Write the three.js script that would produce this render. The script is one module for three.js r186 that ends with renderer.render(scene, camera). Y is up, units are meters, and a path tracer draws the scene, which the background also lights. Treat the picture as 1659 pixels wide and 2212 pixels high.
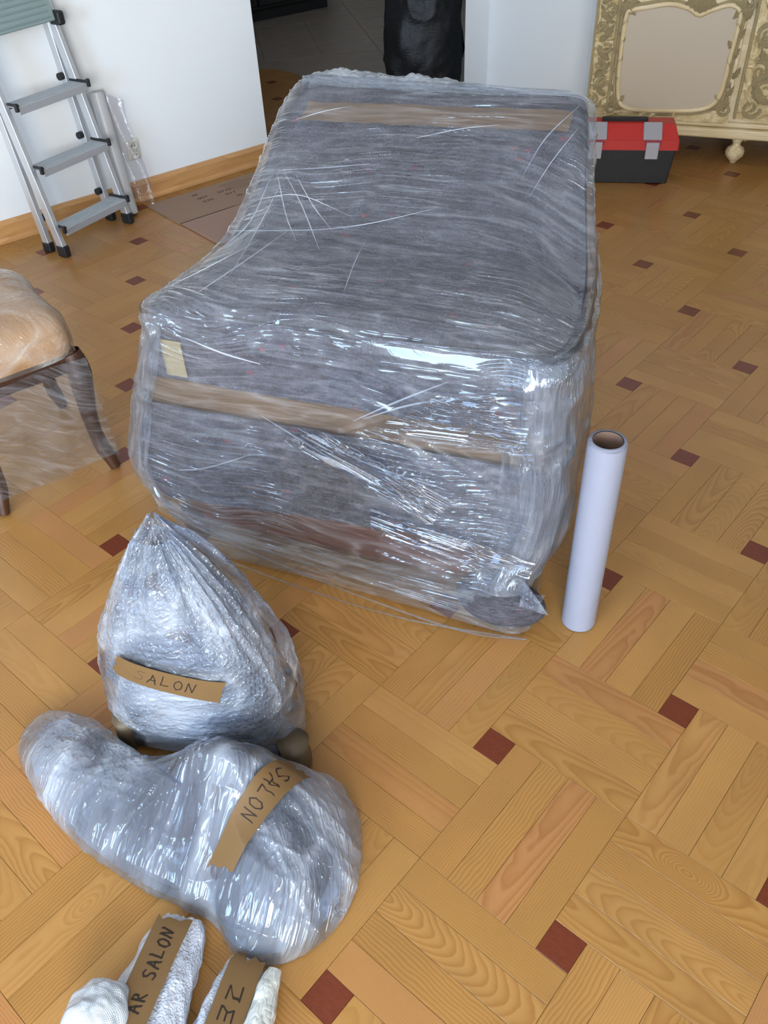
import * as THREE from 'three';
import { RoundedBoxGeometry } from 'three/addons/geometries/RoundedBoxGeometry.js';
import { mergeGeometries } from 'three/addons/utils/BufferGeometryUtils.js';
import { RectAreaLightUniformsLib } from 'three/addons/lights/RectAreaLightUniformsLib.js';

// ---------------------------------------------------------------- camera, sky, lights, exposure
const scene = new THREE.Scene();
const camera = new THREE.PerspectiveCamera(62.51, 1659 / 2212, 0.05, 60);
{
  const right = new THREE.Vector3(0.98169993, -0.03911273, 0.18637449), up = new THREE.Vector3(0.15159775, 0.75282007, -0.64053108), back = new THREE.Vector3(-0.11525354, 0.65706326, 0.74497281);
  camera.position.set(-0.33385, 1.44226, 0.8998);
  camera.quaternion.setFromRotationMatrix(new THREE.Matrix4().makeBasis(right, up, back));
  camera.updateMatrixWorld(true);
}
scene.background = new THREE.Color().setRGB(4.2, 4.9, 5.8);
const renderer = new THREE.WebGLRenderer({ antialias: true });
renderer.toneMapping = THREE.LinearToneMapping;
renderer.toneMappingExposure = 0.7;
renderer.shadowMap.enabled = true;
RectAreaLightUniformsLib.init();
// plan of the room (x, z): the long left wall, the unseen window walls at its end and behind the camera, the right wall, the wall of the sideboard
const dL = new THREE.Vector2(0.8686, -0.4955), nL = new THREE.Vector2(0.4955, 0.8686), dC = new THREE.Vector2(0.8608, 0.5089);
const pA = new THREE.Vector2(-0.138, -3.537), pB = pA.clone().addScaledVector(dL, -5.6), pC = pB.clone().addScaledVector(nL, 5.8), pD = pC.clone().addScaledVector(dL, 6.0);
const pP = new THREE.Vector2(1.56, -3.59), pE = pP.clone().addScaledVector(dC, 2.9);
const CEIL = 2.7, WT = 0.22;
// daylight: area lights at unseen window openings, placed to light walls and film
const windowsLeft = [[3.3, 5.0, 0.7, 2.4]], windowsBack = [[0.3, 2.3, 0.6, 2.4]];
function daylight(name, from, dir, inward, [s0, s1, y0, y1], strength, rgb) {
  const l = new THREE.RectAreaLight(new THREE.Color().setRGB(...rgb), strength, s1 - s0, y1 - y0);
  l.name = name;
  const c = from.clone().addScaledVector(dir, (s0 + s1) / 2).addScaledVector(inward, -WT - 0.12);
  l.position.set(c.x, (y0 + y1) / 2, c.y);
  l.lookAt(c.x + inward.x, (y0 + y1) / 2, c.y + inward.y);
  scene.add(l);
}
windowsLeft.forEach((w, i) => daylight('unseen_window_daylight', pB, nL, dL, w, [32][i], [0.56, 0.87, 1.26]));
windowsBack.forEach((w) => daylight('unseen_window_daylight', pC, dL, nL.clone().negate(), w, 40, [0.99, 1.0, 0.99]));

// ---------------------------------------------------------------- helpers
const V3 = (x, y, z) => new THREE.Vector3(x, y, z);
const taken = new Map();
function numbered(name) { const n = taken.get(name) ?? 0; taken.set(name, n + 1); return n ? `${name}_${String(n).padStart(3, '0')}` : name; }
function tag(o, label, category, group) { Object.assign(o.userData, { label, category }); if (group) o.userData.group = group; return o; }
function thing(name, label, category, [x, y, z], turn = 0) {
  const o = new THREE.Group(); o.name = numbered(name); o.position.set(x, y, z); o.rotation.y = turn; tag(o, label, category); scene.add(o); return o;
}
function obj(name, geo, mat, parent, label) {
  const g = Array.isArray(geo) ? merge(geo) : geo;
  const m = new THREE.Mesh(g, mat); m.castShadow = m.receiveShadow = true;
  m.name = parent === scene ? numbered(name) : name;
  if (label) m.userData.label = label;
  parent.add(m); return m;
}
function struct(name, geo, mat, parent = scene) { const m = obj(name, geo, mat, parent); if (parent === scene) m.userData.kind = 'structure'; return m; }
function merge(list) { return mergeGeometries(list.map((g) => { const c = g.index ? g.toNonIndexed() : g; for (const k of Object.keys(c.attributes)) if (!['position', 'normal', 'uv'].includes(k)) c.deleteAttribute(k); return c; })); }
let rs = 12345;
const rnd = () => { rs = (rs + 0x6d2b79f5) | 0; let t = Math.imul(rs ^ (rs >>> 15), 1 | rs); t = (t + Math.imul(t ^ (t >>> 7), 61 | t)) ^ t; return ((t ^ (t >>> 14)) >>> 0) / 4294967296; };
const seeded = (n) => { rs = n; };
const clamp = (x, a = 0, b = 1) => Math.min(b, Math.max(a, x)), lerp = (a, b, t) => a + (b - a) * t, sm = (a, b, x) => { const t = clamp((x - a) / (b - a)); return t * t * (3 - 2 * t); };
const hash = (x, y, s) => { let h = Math.imul(x, 374761393) ^ Math.imul(y, 668265263) ^ Math.imul(s + 11, 2246822519); h = Math.imul(h ^ (h >>> 13), 1274126177); h ^= h >>> 16; return (h >>> 0) / 4294967296; };
// value noise that repeats every px, py cells
function noise(x, y, px = 1e6, py = 1e6, s = 0) {
  const ix = Math.floor(x), iy = Math.floor(y), fx = x - ix, fy = y - iy, u = fx * fx * (3 - 2 * fx), v = fy * fy * (3 - 2 * fy);
  const m = (a, n) => ((a % n) + n) % n, x0 = m(ix, px), x1 = m(ix + 1, px), y0 = m(iy, py), y1 = m(iy + 1, py);
  return lerp(lerp(hash(x0, y0, s), hash(x1, y0, s), u), lerp(hash(x0, y1, s), hash(x1, y1, s), u), v);
}
const fbm = (x, y, s = 0, n = 3, p = 1e6) => { let t = 0, a = 0.5; for (let i = 0; i < n; i++, a /= 2) { t += a * noise(x * 2 ** i, y * 2 ** i, p * 2 ** i, p * 2 ** i, s + i); } return t; };
const ridge = (x, y, px, py, s) => 1 - Math.abs(2 * noise(x, y, px, py, s) - 1);
function dataTex(size, fn, srgb = false, sizeY = size) {
  const d = new Uint8Array(size * sizeY * 4);
  for (let y = 0; y < sizeY; y++) for (let x = 0; x < size; x++) {
    const c = fn((x + 0.5) / size, (y + 0.5) / sizeY), i = (y * size + x) * 4;
    if (typeof c === 'number') d[i] = d[i + 1] = d[i + 2] = clamp(c) * 255; else { d[i] = clamp(c[0]) * 255; d[i + 1] = clamp(c[1]) * 255; d[i + 2] = clamp(c[2]) * 255; }
    d[i + 3] = 255;
  }
  const t = new THREE.DataTexture(d, size, sizeY); t.wrapS = t.wrapT = THREE.RepeatWrapping; t.magFilter = THREE.LinearFilter; t.minFilter = THREE.LinearFilter;
  if (srgb) t.colorSpace = THREE.SRGBColorSpace;
  t.needsUpdate = true; return t;
}
function canvasTex(w, h, draw, srgb = true) {
  const c = document.createElement('canvas'); c.width = w; c.height = h; draw(c.getContext('2d'), w, h);
  const t = new THREE.CanvasTexture(c); t.wrapS = t.wrapT = THREE.RepeatWrapping; if (srgb) t.colorSpace = THREE.SRGBColorSpace; return t;
}
const rep = (t, x, y, turn = 0) => { const c = t.clone(); c.repeat.set(x, y); c.rotation = turn; c.needsUpdate = true; return c; };
const std = (color, roughness = 0.6, o = {}) => new THREE.MeshStandardMaterial({ color, roughness, side: THREE.DoubleSide, ...o });
const phys = (color, roughness = 0.6, o = {}) => new THREE.MeshPhysicalMaterial({ color, roughness, side: THREE.DoubleSide, ...o });
const rbox = (w, h, d, r = 0.003, seg = 2) => new RoundedBoxGeometry(w, h, d, seg, Math.min(r, w / 2.05, h / 2.05, d / 2.05));
const put = (g, x = 0, y = 0, z = 0, rx = 0, ry = 0, rz = 0) => { g.applyMatrix4(new THREE.Matrix4().compose(V3(x, y, z), new THREE.Quaternion().setFromEuler(new THREE.Euler(rx, ry, rz)), V3(1, 1, 1))); return g; };
const tube = (pts, r, seg = 24, rad = 8, closed = false) => new THREE.TubeGeometry(new THREE.CatmullRomCurve3(pts.map((p) => (p.isVector3 ? p : V3(...p))), closed), seg, r, rad, closed);
// tube whose radius runs along its length
function taper(pts, radii, seg = 30, rad = 12, flat = 1) {
  const c = new THREE.CatmullRomCurve3(pts.map((p) => V3(...p))), fr = c.computeFrenetFrames(seg, false);
  return gridGeo((u, v) => {
    const p = c.getPointAt(u), i = Math.round(u * seg), a = v * Math.PI * 2, f = u * (radii.length - 1), k = Math.min(radii.length - 2, Math.floor(f)), r = lerp(radii[k], radii[k + 1], f - k);
    return p.addScaledVector(fr.normals[i], Math.cos(a) * r).addScaledVector(fr.binormals[i], Math.sin(a) * r * flat);
  }, seg, rad);
}
// a box between two points
function bar(a, b, w, d, side, r = 0.003) {
  const A = V3(...a), B = V3(...b), y = B.clone().sub(A), L = y.length(); y.normalize();
  const x = V3(...side); x.addScaledVector(y, -x.dot(y)).normalize(); const z = x.clone().cross(y);
  const g = rbox(w, L, d, r, 1); g.applyMatrix4(new THREE.Matrix4().makeBasis(x, y, z).setPosition(A.add(B).multiplyScalar(0.5))); return g;
}
function gridGeo(fn, nu, nv, uvf) {
  const pos = [], uv = [], idx = [];
  for (let j = 0; j <= nv; j++) for (let i = 0; i <= nu; i++) { const p = fn(i / nu, j / nv); pos.push(p.x, p.y, p.z); const t = uvf ? uvf(i / nu, j / nv, p) : [i / nu, j / nv]; uv.push(t[0], t[1]); }
  for (let j = 0; j < nv; j++) for (let i = 0; i < nu; i++) { const a = j * (nu + 1) + i, b = a + nu + 1; idx.push(a, a + 1, b + 1, a, b + 1, b); }
  const g = new THREE.BufferGeometry(); g.setAttribute('position', new THREE.Float32BufferAttribute(pos, 3)); g.setAttribute('uv', new THREE.Float32BufferAttribute(uv, 2)); g.setIndex(idx);
  return smooth(g);
}
// normals averaged over vertices that share a place (joins seams)
function smooth(g) {
  g.computeVertexNormals();
  const p = g.attributes.position, n = g.attributes.normal, m = new Map();
  for (let i = 0; i < p.count; i++) { const k = Math.round(p.getX(i) * 2e5) + ',' + Math.round(p.getY(i) * 2e5) + ',' + Math.round(p.getZ(i) * 2e5); let e = m.get(k); if (!e) m.set(k, (e = [])); e.push(i); }
  for (const e of m.values()) if (e.length > 1) { let x = 0, y = 0, z = 0; for (const i of e) { x += n.getX(i); y += n.getY(i); z += n.getZ(i); } const l = Math.hypot(x, y, z) || 1; for (const i of e) n.setXYZ(i, x / l, y / l, z / l); }
  return g;
}
function displace(g, f) {  // moves each vertex along its normal
  const p = g.attributes.position, n = g.attributes.normal, u = g.attributes.uv, d = [];
  for (let i = 0; i < p.count; i++) d.push(f(p.getX(i), p.getY(i), p.getZ(i), u.getX(i), u.getY(i), n.getX(i), n.getY(i), n.getZ(i)));
  for (let i = 0; i < p.count; i++) p.setXYZ(i, p.getX(i) + n.getX(i) * d[i], p.getY(i) + n.getY(i) * d[i], p.getZ(i) + n.getZ(i) * d[i]);
  return smooth(g);
}
const lathe = (prof, seg = 28) => new THREE.LatheGeometry(prof.map(([r, y]) => new THREE.Vector2(r, y)), seg);

// ---------------------------------------------------------------- textures and materials
// sawn ash / oak: year rings of a log cut lengthwise, one cell of the atlas per board
const AX = 4, AY = 20;
const cells = []; seeded(77);
for (let i = 0; i < AX * AY; i++) {
  const flat = rnd() < 0.42, tone = rnd();
  cells.push({ y0: flat ? 0.2 + rnd() * 0.6 : -1.5 - rnd() * 2.5, z0: flat ? 0.25 + rnd() * 0.6 : 0.5 + rnd(), tilt: (rnd() - 0.5) * (flat ? 1.3 : 0.35), per: flat ? 0.07 + rnd() * 0.06 : 0.05 + rnd() * 0.06, s: i * 7 + 1, amt: 0.25 + rnd() * 0.75, tone, red: rnd() < 0.3 ? rnd() : 0, knot: i === 13 || i === 41 });
}
const woodAtlas = dataTex(2048, (u, v) => {
  const cx = Math.min(AX - 1, Math.floor(u * AX)), cy = Math.min(AY - 1, Math.floor(v * AY)), c = cells[cy * AX + cx], x = (u * AX - cx) * 5, y = v * AY - cy;
  const wob = fbm(x * 0.9, y * 1.3, c.s, 3) - 0.45;
  let yy = y - c.y0 + wob * 0.22, zz = c.z0 + c.tilt * (x - 2.5) * 0.4 + wob * 0.14, r = Math.sqrt(yy * yy + zz * zz);
  if (c.knot) { const kx = x - 2.2, ky = (y - 0.5) * 1.2, kd = Math.sqrt(kx * kx * 0.35 + ky * ky); r = lerp(kd * 0.9, r, sm(0.15, 0.8, kd)); }
  const f = r / c.per + noise(x * 2, y * 5, 1e6, 1e6, c.s + 5) * 0.05, ph = f - Math.floor(f), ring = Math.pow(ph, 1.6) * (1 - sm(0.8, 1, ph)) * 1.25;
  const pore = noise(x * 26, y * 190, 1e6, 1e6, c.s + 9), fine = noise(x * 5, y * 90, 1e6, 1e6, c.s + 3);
  const k = ring * c.amt * 0.8 + (pore > 0.72 ? (pore - 0.72) * 0.7 * (0.3 + ring) : 0) + (fine - 0.5) * 0.16;
  const t = c.tone, base = [lerp(0.605, 0.635, t) + c.red * 0.005, lerp(0.44, 0.468, t) - c.red * 0.02, lerp(0.23, 0.257, t) + c.red * 0.012];
  const soft = 1 + (fbm(x * 0.5, y * 0.8, c.s + 20, 2) - 0.37) * 0.12;
  return [(base[0] - k * 0.095) * soft, (base[1] - k * 0.105) * soft, (base[2] - k * 0.09) * soft];
}, true);
const redWood = dataTex(256, (u, v) => { const k = noise(u * 6, v * 60, 6, 60, 4) * 0.5 + noise(u * 14, v * 120, 14, 120, 5) * 0.5; return [0.34 + k * 0.09, 0.135 + k * 0.06, 0.055 + k * 0.04]; }, true);
const floorLook = { roughness: 0.34, clearcoat: 0.16, clearcoatRoughness: 0.2, specularIntensity: 0.6 };
const M = {};
M.plank = phys(0xffffff, 0.36, { map: woodAtlas, ...floorLook });
M.inset = phys(0xffffff, 0.36, { map: redWood, ...floorLook });
M.joint = std(0x5a3c22, 0.9);
const plaster = dataTex(512, (u, v) => 0.5 + (fbm(u * 24, v * 24, 3, 4, 24) - 0.47) * 0.6);
M.wall = std(new THREE.Color().setRGB(0.77, 0.785, 0.785), 0.85, { bumpMap: plaster, bumpScale: 0.0012 });
M.ceiling = std(new THREE.Color().setRGB(0.78, 0.78, 0.77), 0.9);
M.hallWall = std(new THREE.Color().setRGB(0.72, 0.69, 0.66), 0.9);
const pineGrain = dataTex(1024, (u, v) => { const w = fbm(u * 4, v * 3, 8, 3, 4), f = v * 9 + w * 1.6, p = f - Math.floor(f), k = p * p * 0.3 + noise(u * 20, v * 160, 20, 160, 2) * 0.3 + (fbm(u * 5, v * 3, 30, 3, 5) - 0.45) * 0.7; return [0.76 - k * 0.14, 0.57 - k * 0.15, 0.36 - k * 0.13]; }, true);
M.pine = phys(0xffffff, 0.4, { map: rep(pineGrain, 1.2, 3), clearcoat: 0.3, clearcoatRoughness: 0.3 });
// recycled felt moving blanket
const felt = canvasTex(1024, 1024, (g, w, h) => {
  seeded(5); g.fillStyle = '#48454b'; g.fillRect(0, 0, w, h);
  const img = g.getImageData(0, 0, w, h);
  for (let y = 0; y < h; y++) for (let x = 0; x < w; x++) { const k = (fbm((x / w) * 26, (y / h) * 34, 2, 3, 1e6) - 0.44) * 62, i = (y * w + x) * 4; img.data[i] += k; img.data[i + 1] += k; img.data[i + 2] += k * 1.05; }
  g.putImageData(img, 0, 0);
  const cols = ['#1c1b20', '#28262c', '#6d6a72', '#84828a', '#57525c', '#3a3946', '#5f5854', '#9a989e'];
  for (let i = 0; i < 26000; i++) { const x = rnd() * w, y = rnd() * h, a = rnd() * 6.3, l = 3 + rnd() * 12; g.strokeStyle = cols[(rnd() * cols.length) | 0]; g.globalAlpha = 0.2 + rnd() * 0.45; g.lineWidth = 0.7 + rnd() * 1.1; g.beginPath(); g.moveTo(x, y); g.quadraticCurveTo(x + Math.cos(a) * l, y + Math.sin(a) * l * 0.6, x + Math.cos(a + 0.6) * l * 1.4, y + Math.sin(a + 0.6) * l * 0.9); g.stroke(); }
  for (let i = 0; i < 16; i++) { const x = rnd() * w, y = rnd() * h; g.fillStyle = ['#a8343c', '#8c2f50', '#9b4038'][i % 3]; g.globalAlpha = 0.55; for (let k = 0; k < 14; k++) g.fillRect(x + (rnd() - 0.5) * 30, y + (rnd() - 0.5) * 16, 3 + rnd() * 8, 2 + rnd() * 4); }
  g.globalAlpha = 1;
});
const feltBump = dataTex(512, (u, v) => noise(u * 90, v * 90, 90, 90, 1) * 0.5 + noise(u * 200, v * 200, 200, 200, 2) * 0.5);
M.felt = std(0xffffff, 0.95, { map: rep(felt, 1.6, 1.6), bumpMap: rep(feltBump, 2, 2), bumpScale: 0.003 });
// stretch film: long thin wrinkles along u (one texture = one metre)
const filmBump = dataTex(1024, (u, v) => {
  const w = (noise(u * 5, v * 4, 5, 4, 90) - 0.5) * 0.05, y = v + w;
  const broad = noise(u * 5, y * 22, 5, 22, 1), mid = Math.pow(ridge(u * 7, y * 60, 7, 60, 2), 3), fine = Math.pow(ridge(u * 12, y * 150, 12, 150, 3), 4), patch = sm(0.35, 0.7, noise(u * 6, v * 7, 6, 7, 8));
  return 0.1 + broad * 0.2 + mid * 0.4 * patch * patch + fine * 0.3 * patch;
});
const filmThrough = dataTex(1024, (u, v) => {
  const w = (noise(u * 5, v * 4, 5, 4, 90) - 0.5) * 0.05, y = v + w;
  const mid = Math.pow(ridge(u * 7, y * 60, 7, 60, 2), 6), fine = Math.pow(ridge(u * 10, y * 190, 10, 190, 13), 5), lay = noise(u * 2, y * 9, 2, 9, 44);
  return 1 - mid * 0.07 - fine * 0.06 - (lay > 0.55 ? 0.02 : 0);
});
const crumpleBump = dataTex(1024, (u, v) => {
  const a = ridge(u * 22 + noise(u * 9, v * 9, 9, 9, 3), v * 30 + noise(u * 9, v * 9, 9, 9, 4), 22, 30, 5), b = ridge(u * 54 + noise(u * 20, v * 20, 20, 20, 6), v * 80, 54, 80, 7), c = ridge(u * 120, v * 160, 120, 160, 9);
  return Math.pow(a, 3) * 0.4 + Math.pow(b, 3) * 0.35 + Math.pow(c, 3) * 0.25;
});
const crumpleThrough = dataTex(1024, (u, v) => 1 - Math.pow(ridge(u * 14 + noise(u * 9, v * 9, 9, 9, 3), v * 14 + noise(u * 9, v * 9, 9, 9, 4), 14, 14, 5), 4) * 0.16 - Math.max(0, fbm(u * 10, v * 10, 21, 3, 10) - 0.42) * 0.7);
const bubbleBump = dataTex(1024, (u, v) => {
  const N = 64, y = v * N, row = Math.floor(y), x = u * N + (row % 2) * 0.5, fx = x - Math.floor(x) - 0.5, fy = y - row - 0.5, d = Math.sqrt(fx * fx + fy * fy);
  const cr = ridge(u * 12 + noise(u * 8, v * 8, 8, 8, 3), v * 12, 12, 12, 5);
  return Math.sqrt(Math.max(0, 0.19 - d * d)) * 1.0 + Math.pow(cr, 3) * 0.45;
});
const filmMat = (through, turn = 0, o = {}) => phys(new THREE.Color().setRGB(0.78, 0.81, 0.86), 0.05, { transmission: through, thickness: 0, ior: 1.5, transmissionMap: rep(filmThrough, 1, 1, turn), bumpMap: rep(filmBump, 1, 1, turn), bumpScale: 0.0085, ...o });
M.film = filmMat(0.968, 0);
M.filmLow = filmMat(0.98, 0.1, { ior: 1.38 });
M.filmBand = filmMat(0.95, 0, { bumpMap: rep(filmBump, 1, 1.6), transmissionMap: rep(filmThrough, 1, 1.6) });
M.filmGlint = filmMat(0.985, 0, { bumpMap: rep(filmBump, 2, 2.4), transmissionMap: null, bumpScale: 0.015, roughness: 0.06, ior: 1.9 });
M.filmThin = filmMat(0.97, 0, { bumpScale: 0.003 });
M.filmCrumple = phys(new THREE.Color().setRGB(0.74, 0.78, 0.85), 0.06, { transmission: 0.955, thickness: 0, ior: 1.42, transmissionMap: crumpleThrough, bumpMap: rep(crumpleBump, 1.3, 1.3, 0.5), bumpScale: 0.0055 });
M.filmHazy = phys(new THREE.Color().setRGB(0.74, 0.77, 0.82), 0.1, { transmission: 0.955, thickness: 0, ior: 1.52, transmissionMap: rep(filmThrough, 1.5, 1.5), bumpMap: rep(filmBump, 1.5, 1.5), bumpScale: 0.005 });
M.bubble = phys(new THREE.Color().setRGB(0.56, 0.62, 0.70), 0.14, { transmission: 0.74, thickness: 0, ior: 1.45, specularIntensity: 0.7, bumpMap: bubbleBump, bumpScale: 0.006 });
M.foam = phys(new THREE.Color().setRGB(0.47, 0.5, 0.57), 0.26, { transmission: 0.25, thickness: 0, ior: 1.5, bumpMap: rep(feltBump, 3, 3), bumpScale: 0.002, clearcoat: 0.4, clearcoatRoughness: 0.12 });
M.packTape = phys(0x75583a, 0.45, { bumpMap: rep(filmBump, 2, 2), bumpScale: 0.002, clearcoat: 0.4 });
const darkGrain = dataTex(512, (u, v) => { const k = noise(u * 5, v * 70, 5, 70, 3) * 0.6 + noise(u * 11, v * 160, 11, 160, 6) * 0.4; return [0.20 + k * 0.1, 0.12 + k * 0.065, 0.08 + k * 0.04]; }, true);
M.chairWood = phys(0xffffff, 0.4, { map: darkGrain, clearcoat: 0.3 });
const mahogany = dataTex(512, (u, v) => { const k = noise(u * 5, v * 70, 5, 70, 3) * 0.6 + noise(u * 11, v * 160, 11, 160, 6) * 0.4; return [0.30 + k * 0.14, 0.16 + k * 0.08, 0.10 + k * 0.05]; }, true);
M.frameWood = phys(0xffffff, 0.45, { map: mahogany });
M.alu = std(new THREE.Color().setRGB(0.62, 0.65, 0.68), 0.42, { metalness: 0.75 });
M.aluTread = std(new THREE.Color().setRGB(0.45, 0.47, 0.5), 0.55, { metalness: 0.5 });
M.black = std(0x17181a, 0.55);
M.platform = std(0x869896, 0.6);

// ---------------------------------------------------------------- the shell of the room
function wallGeo(len, h, holes, thick) {
  const s = new THREE.Shape([new THREE.Vector2(0, 0), new THREE.Vector2(len, 0), new THREE.Vector2(len, h), new THREE.Vector2(0, h)]);
  for (const [a, b, y0, y1] of holes) s.holes.push(new THREE.Path([new THREE.Vector2(a, y0), new THREE.Vector2(a, y1), new THREE.Vector2(b, y1), new THREE.Vector2(b, y0)]));
  return new THREE.ExtrudeGeometry(s, { depth: thick, bevelEnabled: false });
}
// a wall from p along d; the thickness lies on the side away from the room
function wall(name, p, d, len, inward, mat, holes = [], thick = WT, h = CEIL) {
  const m = struct(name, wallGeo(len, h, holes, thick), mat);
  m.matrixAutoUpdate = false;
  const z = V3(-inward.x, 0, -inward.y), x = V3(d.x, 0, d.y), flip = x.clone().cross(V3(0, 1, 0)).dot(z) < 0;
  if (flip) { x.negate(); m.geometry.translate(-len, 0, 0); const q = m.geometry.attributes.position; void q; }
  m.matrix.makeBasis(x, V3(0, 1, 0), z).setPosition(p.x, 0, p.y);
  m.matrix.decompose(m.position, m.quaternion, m.scale); m.matrixAutoUpdate = true;
  return m;
}
const mir = (holes, len, yes) => (yes ? holes.map(([a, b, c, d]) => [len - b, len - a, c, d]) : holes);
wall('wall_left', pB, dL, 5.6, nL, M.wall);
{
  const x = V3(nL.x, 0, nL.y), z = V3(-dL.x, 0, -dL.y), f = x.clone().cross(V3(0, 1, 0)).dot(z) < 0;
  wall('wall_window', pB, nL, 5.8, dL, M.wall, mir(windowsLeft, 5.8, f));
  const x2 = V3(dL.x, 0, dL.y), z2 = V3(nL.x, 0, nL.y), f2 = x2.clone().cross(V3(0, 1, 0)).dot(z2) < 0;
  wall('wall_back', pC, dL, 6.0, nL.clone().negate(), M.wall, mir(windowsBack, 6.0, f2));
}
{
  const d = pE.clone().sub(pD), len = d.length(); d.normalize();
  const n = new THREE.Vector2(-d.y, d.x); if (n.dot(pA.clone().sub(pD)) < 0) n.negate();
  wall('wall_right', pD, d, len, n, M.wall);
}
// the wall of the sideboard turns into a pier beside the passage
{
  const out = new THREE.Vector2(dC.y, -dC.x), e = pE.clone().addScaledVector(out, 0.3), v = (x, z) => new THREE.Vector2(x, z);
  const s = new THREE.Shape([pP, pE, e, v(1.75, -4.2), v(1.3, -4.62), v(1.1, -4.38), v(1.03, -4.13), v(1.19, -4.22)].map((p) => new THREE.Vector2(p.x, -p.y)));
  struct('wall_cabinet', put(new THREE.ExtrudeGeometry(s, { depth: CEIL, bevelEnabled: false }), 0, 0, 0, -Math.PI / 2), M.wall);
  const st = pP.clone().addScaledVector(dC, 0.012).addScaledVector(nL, -0.03);
  struct('trim_1', put(rbox(0.03, CEIL, 0.02, 0.004), st.x, CEIL / 2, st.y, 0, -Math.atan2(dC.y, dC.x)), M.wall);
}
function unseenWindowFrame(p, d, inward, [a, b, y0, y1]) {  // frames for openings that are all out of view
  const g = [], add = (u, v, w, h) => g.push(put(rbox(w, h, 0.07, 0.005), u, v, 0));
  const n = 2, w = b - a;
  add((a + b) / 2, y0 + 0.03, w, 0.06); add((a + b) / 2, y1 - 0.03, w, 0.06);
  for (let i = 0; i <= n; i++) add(a + 0.03 + ((w - 0.06) * i) / n, (y0 + y1) / 2, 0.06, y1 - y0);
  const m = struct('window_1', g, std(0xe8e6e0, 0.5)); m.name = 'window_' + (unseenWindowFrame.n = (unseenWindowFrame.n ?? 0) + 1);
  m.position.set(p.x - inward.x * 0.1, 0, p.y - inward.y * 0.1); m.rotation.y = -Math.atan2(d.y, d.x);
}
windowsLeft.forEach((w) => unseenWindowFrame(pB, nL, dL, w)); windowsBack.forEach((w) => unseenWindowFrame(pC, dL, nL.clone().negate(), w));
struct('ceiling', put(new THREE.BoxGeometry(14, 0.2, 15), -0.6, CEIL + 0.1, -2.6), M.ceiling);
// the dim hall behind the passage
struct('wall_hall_left', put(new THREE.BoxGeometry(0.2, CEIL, 4.6), -1.0, CEIL / 2, -5.6), M.hallWall);
struct('wall_hall_front', put(new THREE.BoxGeometry(0.95, CEIL, 0.12), -0.62, CEIL / 2, -3.56, 0, 0.5185), M.hallWall);
struct('wall_hall_back', put(new THREE.BoxGeometry(4.6, CEIL, 0.2), 1.1, CEIL / 2, -7.9), M.hallWall);
{
  const p = new THREE.Vector2(2.6, -3.8), d = new THREE.Vector2(0, -1), n = new THREE.Vector2(-1, 0), hole = [1.7, 2.6, 1.0, 2.1];
  wall('wall_hall_right', p, d, 4.2, n, M.hallWall, [hole]); unseenWindowFrame(p, d, n, hole);
  daylight('hall_fill_light', p, d, n, hole, 4.5, [0.9, 1.0, 1.1]);  // fill light behind an added opening, out of view, to brighten the hall
}
struct('wall_hall_side', put(new THREE.BoxGeometry(1.4, CEIL, 0.1), 2.35, CEIL / 2, -4.1), M.hallWall);

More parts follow.
